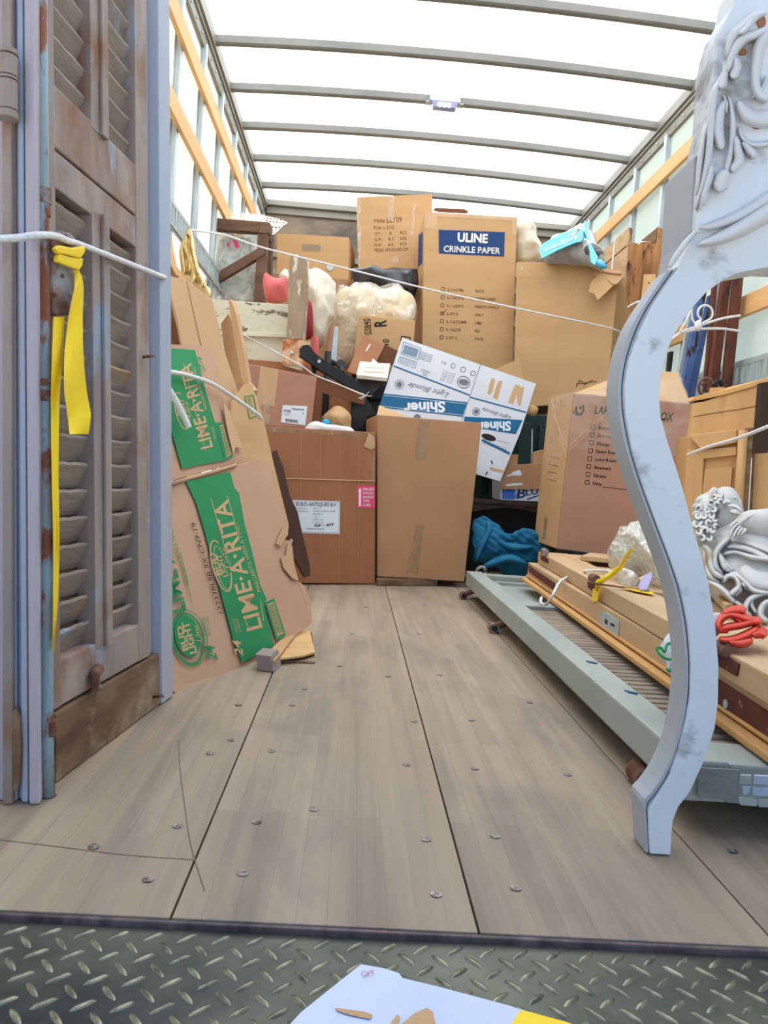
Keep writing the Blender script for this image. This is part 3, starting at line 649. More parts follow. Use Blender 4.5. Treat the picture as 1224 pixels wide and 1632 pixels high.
# side panels / other flattened sheets behind it
side = sheetpx('flattened_carton', [(372, 640), (392, 612), (402, 612), (420, 668), (437, 742), (460, 835), (440, 900), (400, 900), (360, 730)], shift(LM, -.03), .008, 'kraft_gold', bevel=0,
    label='narrow tan cardboard sheet with a small green stamp, showing behind the lime carton', cat='cardboard')
ink(side, shift(LM, -.03), 'green_ink', boxo([(390, 632), (404, 630), (410, 662), (398, 667)], 1.6)+bars([(393, 636), (400, 660), (405, 658), (400, 634)], 10, .3), 'green_stamp')
for nm, pts, dn, mt, lb in [
    ('cardboard_sheet', [(266, 438), (300, 447), (337, 477), (343, 500), (358, 560), (385, 640), (396, 690), (380, 730), (320, 730), (292, 560), (285, 520)], -.075, 'kraft_tan', 'smooth tan cardboard sheet with a vertical crease, standing behind the upper lime panel'),
    ('cardboard_sheet', [(240, 440), (262, 452), (270, 480), (284, 530), (292, 560), (300, 730), (240, 730)], -.12, 'kraft_mid', 'brown cardboard sheet beside the light blue shutter post, mostly in shade'),
]:
    s_ = sheetpx(nm, pts, shift(LM, dn), .006, mt, label=lb, cat='cardboard', bevel=0, wob=.004)
    if dn == -.075:
        build('crease', MB().tube([on(shift(LM, dn), x, y, .001) for x, y in ((298, 448), (309, 500), (322, 556))], .0012, 6), M['kraft_mid'], s_)
# V shaped folded piece
VF = PL((355, 475, 3.0), (400, 620, 2.75), (350, 560, 3.1))
vf = tag(sheetpx('folded_cardboard', [(364, 478), (369, 480), (376, 500), (388, 560), (396, 610), (405, 622), (403, 634), (390, 615), (384, 600), (370, 520)], VF, .012, 'kraft_tan', bevel=0), 'bent strip of thick cardboard standing on edge in front of the chipped white beam', 'cardboard')
sheetpx('inner_flap', [(364, 500), (372, 520), (384, 598), (390, 614), (368, 608), (358, 560), (352, 516)], shift(VF, -.02), .004, 'kraft_mid', vf, bevel=0)
# dark board leaning on the EURO carton
BP = PL((432, 716, 2.94), (492, 920, 2.945), (460, 920, 2.90))
db = sheetpx('dark_board', [(428, 722), (441, 717), (452, 745), (462, 790), (473, 812), (475, 818), (482, 850), (494, 900), (495, 918), (487, 920), (466, 885), (452, 835), (440, 790)], BP, .018, pm('dark_stained_wood', (66, 40, 32), (86, 54, 42), (6, 6, 1.5), bump=.2, rough=.6),
    label='dark brown stained board leaning between the lime carton and the white-labelled carton', cat='board')
build('nail', MB().ball(on(BP, 464, 862, .006), .008, n=8), M['screw'], db, smooth=True)
# support block, ply scraps
bp = az(425, 1072, 0)
blk_ = build('wood_block', MB().box((bp.x-.020, bp.y+.01, 0.001), (.036, -.008, 0), (.01, .07, 0), (-.010, 0, .036)), pm('grey_block_wood', (138, 122, 118), (158, 140, 132), (9, 9, 9), rough=.8), bevel=.002)
tag(blk_, 'small grey wooden block under the corner of the lime carton', 'block')
def scrap(name, pts, z, th, mat, label, lift=0):
    P = [az(x, y, z) for x, y in pts]
    for i, p in enumerate(P): p.z = z+lift*(i % 2)
    o = build(name, MB().prism(P, V((0, 0, th))), M[mat] if isinstance(mat, str) else mat, bevel=.001); tag(o, label, 'plywood'); return o
ply = pm('split_plywood', (200, 158, 104), (216, 176, 122), (6, 30, 6), rough=.8, bump=.4, c3=(60, 36, 24), t3=.72, w3=.02, s3=(5, 40, 5))
scrap('plywood_scrap', [(447, 1056), (502, 1058), (502, 1052), (497, 1010), (480, 1008), (462, 1020)], .0005, .005, M['rot'], 'thin dark plywood scrap flat on the floor, lowest of two beside the lime carton')
scrap('plywood_scrap', [(444, 1053), (482, 1048), (502, 1042), (494, 1008), (478, 1000), (464, 1012)], .012, .005, ply, 'splintered pale plywood scrap curling up, on top of the dark one beside the lime carton')
scrap('plywood_scrap', [(436, 1058), (446, 1047), (470, 1015), (452, 1018), (430, 1040)], .02, .006, 'kraft_gold', 'orange-brown plywood scrap tucked under the lime carton corner')

# ================================================================ CARTONS in front
EU = PZ((485, 932, 0), (598, 932, 0))
euro = carton('cardboard_box', 'reddish brown carton with white address label and pink sticker, standing on the floor, left', [(418, 679), (598, 689), (598, 931), (424, 929)], EU, .44, 'kraft_red', 'cartons')
e1 = shift(EU, 0)
build('seam_edge', MB().tube([on(EU, x, y, .001) for x, y in ((430, 762), (500, 764), (598, 767))], .0025, 6), M['kraft_tan'], euro)
ink(euro, EU, 'paper', [('p', [(466, 797), (542, 799), (541.6, 851), (470, 849)])], 'address_label', .0012)
ink(euro, EU, 'grey_ink', [('l', (468, 799.5), (540.5, 801), .5), ('l', (540.3, 801), (540, 849), .5), ('l', (470, 847.5), (540, 849), .5)]+[('t', a, b, 2.4, s) for a, b, s in (
    ((474, 811.5), (489, 811.8), 'ITEM NO.'), ((499, 811.3), (511, 811.5), '1861 - A'), ((474, 816), (491, 816.5), 'DESCRIPTION'), ((499, 815.5), (535, 816.3), 'GLOBE ON IRON STAND'), ((499, 820.3), (516, 820.6), 'BROWN 17"'), ((499, 825), (506, 825.2), '1 PC'), ((499, 829.5), (515, 829.8), '4.700 KGS'), ((499, 834), (515, 834.3), '3.360 KGS'), ((513, 839), (518, 839.2), 'OF'))], 'label_text', .002)
ink(euro, EU, 'black_ink', [('t', (472, 806), (536, 807), 5.2, 'EURO ANTIQUES B.V', 0, .01), ('t', (489, 844), (517, 844.6), 2.6, 'MADE IN INDIA'), ('t', (500, 839.3), (511, 839.5), 4, '428', .2, .02), ('t', (520, 839), (532, 838), 4.4, '459', .2, .02)], 'label_text', .002)
ink(euro, EU, 'pink_ink', [('p', [(568.8, 774), (598, 774.5), (597.6, 809.8), (568.8, 809)])], 'fragile_sticker', .0012)
ink(euro, EU, 'paper', [('t', (578.5, 781.5+6.3*i), (578.5+wd, 781.7+6.3*i), 4.2, s, 0, .01) for i, (s, wd) in enumerate((('FRAGILE', 17.5), ('GOODS', 16), ('HANDLE', 17), ('WITH', 10), ('CARE', 12)))]+[('p', [(572, 807), (575.5, 807), (575.5, 783), (577, 783), (573.7, 777), (570.4, 783), (572, 783)])], 'sticker_text', .002)
ink(euro, EU, 'tape', [('p', [(424, 681), (598, 690), (598, 697), (424, 688)]), ('p', [(592, 697), (598, 697), (598, 770), (592, 769)])], 'packing_tape', .001)
ink(euro, EU, 'kraft_mid', [('l', (480+31*i, 683+1.6*i), (480+30*i, 930), .6) for i in range(4)], 'print_line', .0008)
sheetpx('turned_flap_corner', [(588, 690), (597, 696), (598, 712), (592, 717), (580, 712)], shift(EU, .004), .002, 'kraft_tan', euro)
CE = PZ((600, 919, .03), (739, 926, .03))
cen = carton('cardboard_box', 'plain tall brown carton with two strips of crinkled tape, centre front', [(601, 661), (768, 674), (740, 927), (601, 919)], CE, .33, 'kraft_mid', 'cartons')
ink(cen, CE, 'tape', [('p', [(667, 668), (685, 669), (678, 734), (661, 732)]), ('p', [(663, 835), (676, 838), (666, 915), (648, 913)])], 'packing_tape', .0012)
fl = MB().poly([on(CE, 596, 662), on(CE, 604, 648, -.05), on(CE, 645, 668, -.04), on(CE, 640, 664)])
build('top_flap', MB().prism([on(CE, 601, 661), on(CE, 604, 646, -.08), on(CE, 650, 664, -.03)], V((0, .003, 0))), M['kraft_gold'], cen)
sk_ = az(600, 934, 0); sk2 = az(697, 934, 0)
skid = MB().box((sk_.x, sk_.y, .001), (sk2.x-sk_.x, sk2.y-sk_.y, 0), (0, .07, 0), (0, 0, .026))
tag(build('skid_board', skid, M['rot'], bevel=.003), 'dark flat board under the plain tall carton', 'board')
sk_ = az(703, 934, 0)
skid = MB().box((sk_.x, sk_.y+.12, .001), (.13, .03, 0), (0, .1, 0), (0, 0, .026))
tag(build('skid_board', skid, M['rot'], bevel=.003), 'short dark board under the right edge of the plain tall carton', 'board')
# small 97290 carton on top
SP = VPL((393, 578, 3.30), (505, 600, 3.46))
sml = carton('cardboard_box', 'small brown carton with white barcode label marked 97290, on top of the reddish carton', [(385, 577), (505.5, 600.6), (496, 683), (402, 678)], SP, .26, 'kraft_pink', 'cartons')
ink(sml, SP, 'pap_tape', [('p', [(415, 583), (444, 589), (437, 648), (407, 645)])], 'paper_tape', .0012)
ink(sml, SP, 'cleartape', [('p', [(407, 628), (440, 632), (428, 676), (414, 675)])], 'clear_tape', .0016)
ink(sml, SP, 'paper', [('p', [(450.6, 645.4), (489.8, 647.5), (486.7, 678), (447.5, 673)])], 'barcode_label', .0016)
ink(sml, SP, 'black_ink', [('t', (452, 657), (463, 658), 4.2, '97290', 0, .01), ('t', (482, 660), (484, 660.2), 3, '6'), ('t', (452, 661.5), (462, 662.2), 2, '7 3/8 KEY')]+bars([(455, 667), (475, 669.5), (475, 674.5), (455, 672)], 22, .5, 4)+bars([(466, 650.5), (485, 651.8), (485, 654.5), (466, 653.2)], 24, .5, 5), 'label_print', .0024)
sheetpx('open_flap', [(505, 601), (584, 632), (580, 645), (548, 637), (503, 622)], shift(SP, .0), .004, 'kraft_dark', sml, bevel=0)
build('flap_edge', MB().tube([on(SP, 506, 600, .001), on(SP, 545, 615, .001), on(SP, 584, 631, .001)], .0035, 6), M['kraft_edge'], sml)

# ================================================================ LIGHT BEER carton, flattened, tilted
SH = PL((641, 538, 3.68), (854, 611, 3.68), (797, 767, 3.60))
shn = sheetpx('flattened_carton', [(641, 538), (854, 611.5), (829, 690), (797, 767), (763, 757), (700, 735), (590, 692)], SH, .006, 'shiner',
    label='white and blue flattened beer carton, printing upside down, tilted behind the plain carton', cat='cardboard', bevel=0)
ink(shn, SH, 'teal_ink', [('p', [(611, 627), (745, 641), (737, 664), (604, 649)]), ('p', [(740.8, 663.8), (833, 669.5), (822, 692), (768, 683), (738, 678)]),
    ('l', (627, 583), (749, 630), 2.2), ('l', (749, 633), (838, 657), 2.2), ('l', (768, 701), (812.7, 723), 4)], 'blue_band')
ink(shn, SH, 'paper', [('t', (709, 640), (643, 643), 16, 'Shiner', 0, .035), ('t', (814, 672), (762, 673), 14, 'Shiner', 0, .035), ('l', (612, 630), (742, 643.5), .6), ('l', (607, 647), (736, 661.5), .6)], 'brand_letters', .002)
ink(shn, SH, 'grey_ink', [('t', (716, 626), (652, 609), 8.5, 'Light Blonde', .5), ('t', (815, 664), (769, 649), 6, 'Light Blonde', .5), ('e', (636.7, 612.8), 7, 7, 0, 1), ('d', (636.7, 612.8), 4.5, 4.5, 0), ('e', (759, 656), 6, 6, 0, 1), ('d', (759, 656), 4, 4, 0),
    ('e', (739, 609), 10, 9, 20, 1.4), ('d', (739, 609), 8, 5, 12), ('d', (665, 667), 6, 7, 0), ('e', (738, 589), 4, 4, 0, 1), ('e', (722, 583), 3, 4, 0, 1), ('e', (754, 595), 4, 3.4, 0, 1.2), ('t', (712, 578), (704, 575), 4.5, 'A-5'),
    ('t', (686, 592), (672, 588), 4, '144223'), ('t', (681, 596), (674, 594), 4.5, 'US'), ('t', (807, 714), (771, 704), 3.4, 'S P O E T Z L  B'), ('t', (813, 706), (793, 701), 1.6, 'PRODUCED AND BOTTLED BY'),
    ]+[('t', (692+34-i*1.2, 596+3.4*i), (706-i*1.5, 590+3.4*i), 2, 'KEEP COLD - PROTECT') for i in range(5)]+[('t', (690-i, 566+3.2*i), (670-i, 560+3.2*i), 2, 'SPOETZL BREWERY') for i in range(4)], 'small_print')
ink(shn, SH, 'teal_ink', bars([(645, 549), (668, 557), (664, 570), (641, 563)], 26, .5, 8)+boxo([(643, 545), (671, 555), (666, 573), (639, 564)], .7)+boxo([(637, 568), (664, 577), (662, 587), (634, 577)], .5)+[('t', (662-.4*i, 576+2.2*i), (638-.4*i, 568+2.2*i), 1.4, 'RETURN FOR DEPOSIT WHERE') for i in range(4)], 'barcode')
ink(shn, SH, 'kraft_ink', [('p', [(784, 602), (788, 604), (786, 609), (790, 603), (785, 624), (781, 629), (777, 627), (780, 612)]), ('p', [(795, 607), (801, 608), (797, 622), (793, 637), (786, 634), (790, 618)]),
    ('p', [(821, 613), (828, 614), (830, 618), (836, 616), (830, 645), (826, 648), (823, 628), (818, 644), (810, 642), (815, 626)]), ('p', [(781, 744), (803, 750), (801, 754), (780, 748)])], 'torn_patch')
ink(shn, SH, 'black_ink', [('d', (779, 697), 5, 12, 107), ('l', (783, 734), (785, 740), 2), ('l', (774, 757), (777, 752), 2)], 'hand_hole')
build('fold_line', MB().tube([on(SH, 766, 581, .001), on(SH, 749, 631, .001), on(SH, 736, 672, .001)], .0012, 6), M['grey_ink'], shn)
tan_ = sheetpx('cardboard_flap', [(784, 590), (828, 572), (834, 603), (832, 680), (790, 675)], PL((784, 590, 3.85), (830, 572, 3.9), (800, 650, 3.84)), .005, 'kraft_gold', label='stray tan cardboard corner sticking up behind the flattened beer carton', cat='cardboard')
tn2 = tag(build('cardboard_scrap', inflate([(845, 645), (858, 652), (850, 662), (838, 658)], PL((845, 645, 3.7), (858, 652, 3.7), (850, 662, 3.7)), .02, .006, 30, 5, 20), M['kraft_gold']), 'tiny torn cardboard scrap at the right edge of the flattened beer carton', 'cardboard')

# ================================================================ upper cartons
UL = VPL((677, 337, 4.40), (824, 345, 4.40))
ul = carton('cardboard_box', 'tall golden carton with blue crinkle paper printing and a check list, upper centre', [(677, 337), (824, 346), (815, 652), (671, 643)], UL, .44, 'kraft_gold', 'cartons')
ink(ul, UL, 'blue_ink', [('p', [(699, 366), (804.5, 370), (803.5, 409), (699.5, 404)])], 'blue_panel')
ink(ul, UL, 'white_ink', [('t', (729, 384.5), (777, 387), 13.5, 'ULINE', 0, .04), ('t', (707, 401), (797, 404.5), 9.5, 'CRINKLE PAPER', 0, .02)], 'panel_letters', .0024)
rows = [('S-11627BL', 'BLACK'), ('S-11627FG', 'FOREST GREEN'), ('S-11627FV', 'FRENCH VANILLA'), ('S-9713', 'KRAFT'), ('S-11627LIME', 'LIME'), ('S-11627R', 'RED'), ('S-9712', 'WHITE')]
its = []; cbx = []
for i, (a, b) in enumerate(rows):
    y = 463.5+12.75*i
    its += [('t', (713-.4*i, y+.3), (713-.4*i+len(a)*2.95, y+1.2), 4.3, a, 0, .01), ('t', (758-.3*i, y+2), (758-.3*i+len(b)*2.75, y+3), 4.3, b, 0, .01)]
    cbx += boxo([(703.5-.4*i, y-5), (708.5-.4*i, y-5), (708.3-.4*i, y), (703.3-.4*i, y)], .9)
its += [('l', (703, 497), (705, 500.5), 1.2), ('l', (705, 500.5), (711, 494), 1.2)]
ink(ul, UL, 'brown_ink', its, 'printed_text')
for i in range(7): ink(ul, UL, 'brown_ink', cbx[i*4:i*4+4], 'box_outline')
ink(ul, UL, 'pap_tape', [('p', [(677, 338), (824, 346.5), (823.5, 374), (816, 373), (816, 352), (697, 345), (697, 365), (677, 364)])], 'paper_tape', .001)
UL2 = plane3(on(UL, 677, 337), on(UL, 672, 600), on(UL, 677, 337)+V((0, .5, 0)))
ink(ul, UL2, 'blue_ink', [('p', [(674, 369), (667, 375), (666, 426), (673, 420)])], 'blue_panel')
sheetpx('lifted_flap', [(690, 335), (694, 331), (740, 333), (747, 337), (744, 340), (700, 338)], shift(UL, -.05), .004, 'kraft_dark', ul)
LLp = VPL((568, 313, 4.93), (689, 310, 4.89))
ll = carton('cardboard_box', 'square carton stamped LL109, highest of the pile, left of the crinkle paper carton', [(568, 314), (689, 309), (688, 428), (571, 431)], LLp, .42, 'kraft_gold', 'cartons')
ink(ll, LLp, 'brown_ink', [('t', (596, 355), (614, 354.5), 5.6, 'ITEM#:'), ('t', (617, 355), (640.5, 353.6), 8.4, 'LL109'), ('t', (596, 365.6), (628, 364.6), 5.2, 'PO#: LL2112'), ('t', (597, 375), (607, 374.7), 5, 'QTY:'), ('t', (621, 374.4), (624, 374.3), 5, '8'), ('t', (638, 373.5), (648, 373), 5, 'PCS'),
    ('t', (597, 384), (609, 383.7), 5, 'G.W:'), ('t', (619, 383.2), (627, 383), 5, '8.3'), ('t', (638, 382.5), (648, 382), 5, 'KGS'), ('t', (597, 392.6), (609, 392.3), 5, 'N.W:'), ('t', (619, 392), (627, 391.8), 5, '6.6'), ('t', (638, 391.3), (648, 391), 5, 'KGS'), ('t', (597, 401.6), (650, 399.6), 5.4, 'MEAS: 69X42X40 CM')], 'stamped_text')
ink(ll, LLp, 'cleartape', [('p', [(617, 313), (628, 312.5), (627, 352), (618, 352)]), ('p', [(622, 408), (636, 408), (635, 420), (624, 420)]), ('p', [(658, 326), (664, 325), (658, 377), (652, 377)]), ('p', [(568, 314), (575, 313), (576, 431), (571, 431)])], 'clear_tape')
HB = VPL((441, 372, 4.9), (556, 378, 4.85))
hbx = carton('cardboard_box', 'wide low carton with an oval hand hole, behind the grey worn post', [(441, 372), (556, 378), (555, 450), (441, 442)], HB, .35, 'kraft_gold', 'cartons')
ink(hbx, HB, flat('hole_shade', (150, 130, 110), .9), [('p', [(484+3*math.cos(t)+(0 if math.cos(t) < 0 else 24), 394.5+5.5*math.sin(t)+(0 if math.cos(t) < 0 else 1)) for t in [k*.3927+.196 for k in range(16)]])], 'hand_hole')
build('round_seal', MB().disc(on(HB, 526, 426, .002), HB[1], .022, .004, 18), M['galv'], hbx, bevel=.001)
RP = VPL((572, 501, 4.02), (662, 511, 4.02))
rbx = carton('cardboard_box', 'tan carton printed 03840 and R sideways, in front of the shrink-wrapped bundle', [(572, 501), (662, 511), (655, 606), (560, 592)], RP, .3, 'kraft_gold', 'cartons')
ink(rbx, RP, 'black_ink', [('t', (591, 533), (588.5, 507), 9.5, '03840', 0, .01), ('t', (615.6, 520), (615, 509.5), 18.5, 'R', 0, .03), ('t', (619.5, 550), (620, 541), 10, '10', 0, .02), ('l', (591.5, 533), (590, 508), 1)]+boxo([(640, 536), (654, 538), (652, 552), (638, 550)], 1.6), 'stamped_text')
ob_ = sheetpx('open_carton', [(579, 534), (614, 549), (586, 603), (553, 592)], PL((579, 534, 3.9), (614, 549, 3.9), (555, 590, 3.78)), .006, 'kraft_red', label='open brown carton flap with a white scrape, tilted under the 03840 carton', cat='box')
ink(ob_, PL((579, 534, 3.9), (614, 549, 3.9), (555, 590, 3.78)), 'paper', [('p', [(589, 548), (590.5, 549), (584, 560), (582.5, 559)])], 'scrape')
sheetpx('inner_side', [(614, 549), (636, 560), (632, 584), (597, 574)], PL((614, 549, 3.9), (636, 560, 3.95), (597, 574, 3.86)), .005, 'kraft_dark', ob_)
WP = PL((574, 576, 3.74), (622, 579, 3.74), (568, 597, 3.62))
wpk = sheetpx('packing_insert', [(573.7, 576), (592, 577), (594, 571), (603, 579), (621.8, 579), (617.4, 602), (568, 597)], WP, .02, flat('white_board', (236, 230, 220), .7), label='bright white ribbed packing insert catching the light beside the beer carton', cat='packaging')
ink(wpk, WP, 'kraft_ink', [('l', (580, 585.5), (612, 586.5), 1.2), ('l', (578, 592), (614, 593.5), 1.8)], 'slot')
BG = VPL((822, 418, 4.25), (990, 432, 3.94))
big = carton('cardboard_box', 'big crumpled golden carton, right of the crinkle paper carton, blue bag on top', [(823, 417), (944, 419), (983, 431), (985, 446), (966, 640), (818, 650)], BG, .36, 'kraft_gold', 'cartons')
ink(big, BG, 'kraft', [('l', (890+22*i+i*2, 420+i), (886+22*i, 640), .5) for i in range(4)]+[('l', (824, 441), (940, 448), .7)], 'crease_line', .0008)
ink(big, BG, 'brown_ink', [('l', (918, 617), (924, 606), 1.5), ('l', (924, 606), (932, 612), 1.5), ('l', (918, 612), (951, 608), 1.3), ('l', (930, 614), (945, 605), 1.2)], 'pen_mark')
ink(big, BG, 'cleartape', [('p', [(829, 426), (834, 424), (834, 430), (830, 432)]), ('p', [(829, 480), (836, 479), (836, 484), (829, 485)]), ('p', [(829, 536), (837, 536), (837, 541), (829, 541)])], 'tape_scrap')

# ================================================================ LARGE MOVING BOX at the right
LB_ = VPL((887.5, 875, az(887.5, 875, .217).y), (1090, 900, az(887.5, 875, .217).y-.09))
lmb = carton('cardboard_box', 'large pinkish moving carton with room check list and duck emblem, standing on the stacked doors', [(914, 627), (1101, 643), (1090, 900), (887.5, 875)], LB_, .34, 'kraft_pink', 'cartons', dirv=V((-.03, 1, 0)))
its = [('t', (947, 659), (1073, 671), 12.5, 'LARGE MOVING BOX', .15, .02)]
for i, (s, wd) in enumerate((('Bedroom', 25), ('Bathroom', 27), ('Kitchen', 20), ('Dining Room', 35), ('Living Room', 34), ('Basement', 27), ('Garage', 20), ('Other', 16))):
    x, y = 945.5-1.35*i, 680.5+12.6*i
    its += [('t', (x+8, y+3.5), (x+8+wd, y+6), 5, s, .15, .018)]+boxo([(x-3.2, y-3.2), (x+3, y-3), (x+2.8, y+3.2), (x-3.4, y+3)], 1)
its += [('l', (960, 776), (1003, 781), .8)]
its += [('e', (924, 652), 6, 8, 10, 3, -60, 200), ('e', (921, 657), 7, 4, 10, 2.4, 20, 200), ('d', (925, 650), 2, 2.6, 0), ('l', (918, 660), (928, 660), 2.4)]
ink(lmb, LB_, 'black_ink', its, 'printed_text')
LS = plane3(on(LB_, 914, 627), on(LB_, 887.5, 875), on(LB_, 914, 627)+V((-.009, .3, 0)))
sp_ = [on(LB_, 914, 627), on(LB_, 887.5, 875)]
build('side_panel', MB().prism([sp_[0]+LS[1]*.0006+V((0, .002, -.004)), sp_[1]+LS[1]*.0006+V((0, .002, .004)), sp_[1]+LS[1]*.0006+V((-.03*.335, .335, .004)), sp_[0]+LS[1]*.0006+V((-.03*.335, .335, -.004))], LS[1]*.001), M['kraft_gold'], lmb)
ink(lmb, shift(LS, .001), 'brown_ink', [('l', (873, 727.5+12*i), (890-i, 731+12*i), .8) for i in range(4)], 'printed_line')
ink(lmb, shift(LS, .001), 'tape', [('p', [(868, 823), (873, 826), (869, 862), (864, 858)])], 'packing_tape')
tf = build('top_flap', MB().prism([on(LB_, 914, 627, -.0), on(LB_, 955, 612, -.06), on(LB_, 985, 600, -.1), on(LB_, 1050, 592, -.12), on(LB_, 1080, 593, -.12), on(LB_, 1100, 643, 0)], V((0, .004, 0))), M['kraft_gold'], lmb)
fm = film('stretch_wrap', (238, 226, 206), .10, .06, 22, 1.2, span=.12); M['wrap'] = fm
wrp = MB().strip([[on(LS, 880, 632, .006), on(LB_, 914, 625, .006), on(LB_, 1000, 632, .006), on(LB_, 1101, 641, .006)], [on(LS, 874, 690, .006), on(LB_, 909, 672, .008), on(LB_, 1000, 676, .006), on(LB_, 1100, 690, .006)], [on(LS, 866, 760, .006), on(LB_, 903, 715, .008), on(LB_, 1000, 722, .008), on(LB_, 1098, 730, .006)]])
build('stretch_wrap', wrp, fm, lmb, sub=2)
build('stretch_wrap', MB().strip([[on(LS, 880, 632, .007), on(LB_, 914, 625, .004), on(LB_, 955, 610, -.055), on(LB_, 990, 597, -.09), on(LB_, 1050, 590, -.11), on(LB_, 1082, 591, -.11), on(LB_, 1102, 641, .008)], [on(LS, 874, 645, .008), on(LB_, 916, 632, .008), on(LB_, 955, 632, .008), on(LB_, 990, 634, .008), on(LB_, 1050, 640, .008), on(LB_, 1082, 643, .008), on(LB_, 1102, 646, .008)]]), fm, lmb, sub=2)
st_ = MB()
for a, b in (((880, 640), (903, 730)), ((905, 712), (970, 655)), ((882, 660), (905, 716)), ((914, 627), (955, 630)), ((960, 668), (905, 720))):
    st_.tube([on(LB_ if a[0] > 895 else LS, a[0], a[1], .009), on(LB_, b[0], b[1], .010)], .0009, 5)
build('wrap_fold', st_, flat('wrap_sheen', (206, 172, 144), .15), lmb, kind='stuff')
# ================================================================ hidden supports, partly seen in the gaps
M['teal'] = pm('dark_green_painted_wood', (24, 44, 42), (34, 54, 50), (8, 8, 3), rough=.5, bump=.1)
M['black'] = pm('black_iron_and_gap_shade', (26, 27, 30), (40, 41, 44), (20, 20, 20), rough=.5, bump=.2)  # real iron, and also the shade painted into gaps
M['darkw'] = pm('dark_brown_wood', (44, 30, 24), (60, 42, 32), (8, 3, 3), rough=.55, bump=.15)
M['white_chip'] = pm('chipped_white_paint', (206, 198, 176), (220, 212, 190), (3, 3, 12), det=6, rough=.75, bump=.4, bs=16, c3=(120, 108, 94), t3=.60, w3=.015, s3=(7, 7, 22), c4=(190, 160, 120), t4=.68, w4=.05, s4=(3, 3, 6))
M['post'] = pm('worn_post_paint', (150, 126, 104), (168, 146, 122), (20, 20, 4), det=6, rough=.8, bump=.4, bs=20, c3=(216, 210, 192), t3=.585, w3=.02, s3=(22, 22, 6))
M['barn'] = pm('brown_weathered_beam', (86, 62, 50), (122, 92, 74), (5, 5, 20), det=6, rough=.8, bump=.4, bs=20)
M['wrapw'] = pm('white_foam_wrap', (214, 204, 182), (230, 222, 202), (14, 14, 14), rough=.6, bump=1.0, bs=26)
M['bag'] = film('cloudy_plastic', (226, 230, 222), .55, .25, 30, .9)
M['pink'] = pm('pink_cloth', (206, 96, 96), (222, 118, 112), (8, 8, 8), rough=.8, bump=.2)
M['red'] = pm('red_vinyl', (132, 30, 40), (150, 38, 48), (8, 8, 8), rough=.5, bump=.1)
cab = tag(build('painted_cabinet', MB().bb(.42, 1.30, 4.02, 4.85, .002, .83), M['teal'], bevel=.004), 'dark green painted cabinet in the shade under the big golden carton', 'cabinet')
for x0, x1 in ((.46, .66), (.70, .90), (.94, 1.14)):
    build('door_frame', MB().bb(x0, x1, 3.985, 4.018, .08, .78), M['teal'], cab, bevel=.004)
    build('door_moulding', MB().bb(x0+.04, x1-.04, 3.972, 3.984, .14, .72), M['teal'], cab, bevel=.004)
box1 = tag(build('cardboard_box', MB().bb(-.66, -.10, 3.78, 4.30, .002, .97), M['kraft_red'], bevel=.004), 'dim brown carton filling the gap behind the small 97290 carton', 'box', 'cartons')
trk = tag(build('dark_gap_filler', MB().bb(-.09, .38, 4.0, 4.5, .002, .92), M['black'], bevel=.01), 'black chest added to keep the gap dark between the small carton and the beer carton', 'filler')  # black body added so the gap between the cartons stays dark
build('filler_lid', MB().bb(-.10, .39, 3.99, 4.51, .84, .93), M['black'], trk, bevel=.01)
for i, (x0, x1) in enumerate(((-.72, -.12), (-.10, .36))):
    tag(build('cardboard_box', MB().bb(x0, x1, 4.62, 5.30, .002, 1.60), M['kraft_mid'], bevel=.004), ('tall brown carton behind the white-wrapped bundle, carrying the low carton with the hand hole', 'tall brown carton hidden behind the shrink-wrapped bundle, carrying the LL109 carton')[i], 'box', 'cartons')
# dark desk in the middle gap, beer box on it
dt = ay(820, 800, 3.66).z
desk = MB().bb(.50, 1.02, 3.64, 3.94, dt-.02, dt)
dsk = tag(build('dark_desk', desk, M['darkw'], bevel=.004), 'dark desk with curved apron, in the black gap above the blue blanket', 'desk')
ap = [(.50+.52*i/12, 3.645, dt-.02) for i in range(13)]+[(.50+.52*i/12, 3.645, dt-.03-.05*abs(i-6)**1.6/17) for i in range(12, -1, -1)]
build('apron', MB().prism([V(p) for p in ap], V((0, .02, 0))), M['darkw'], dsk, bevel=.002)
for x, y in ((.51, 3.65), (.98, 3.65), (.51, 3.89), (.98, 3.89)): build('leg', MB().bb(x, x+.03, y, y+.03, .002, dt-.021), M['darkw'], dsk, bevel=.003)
tag(build('dark_board', MB().bb(.50, 1.15, 3.945, 3.965, .002, dt+.02), M['black'], bevel=.003), 'black board added behind the dark desk to keep its gap dark', 'board')  # black board put in so the space under the desk stays dark
BLp = VPL((797, 768, 3.67), (864, 797, 3.67))
blx = carton('bottle_carton', 'white and blue bottle carton lettered BLUE with a brown flap, on the dark desk', [(797, 742), (868, 738), (864, 800), (797, 797)], BLp, .22, 'shiner', 'cartons')
ink(blx, BLp, flat('bright_blue_ink', (62, 104, 190), .6), [('p', [(800.5, 779), (821, 780), (821, 796), (800, 795)])], 'blue_square')
ink(blx, BLp, 'blue_ink', [('t', (823, 794), (838, 793), 15, 'B', .2, .02), ('t', (838, 790), (868, 786), 9, 'LUE', .1, .02), ('l', (840, 796), (866, 787), 2), ('e', (825, 791), 3, 3.5, 0, 1.3)], 'brand_letters')
sheetpx('carton_flap', [(806, 741), (868, 738), (863, 780), (797, 780)], shift(BLp, .012), .005, 'kraft_mid', blx)
ink(blx, shift(BLp, .012), 'paper', [('p', [(807, 758), (813, 756), (818, 752), (828, 749), (832, 755), (830, 758), (815, 758), (808, 760)]), ('p', [(806, 772), (820, 770), (833, 770), (832, 773), (818, 774), (807, 775)])], 'torn_tape')
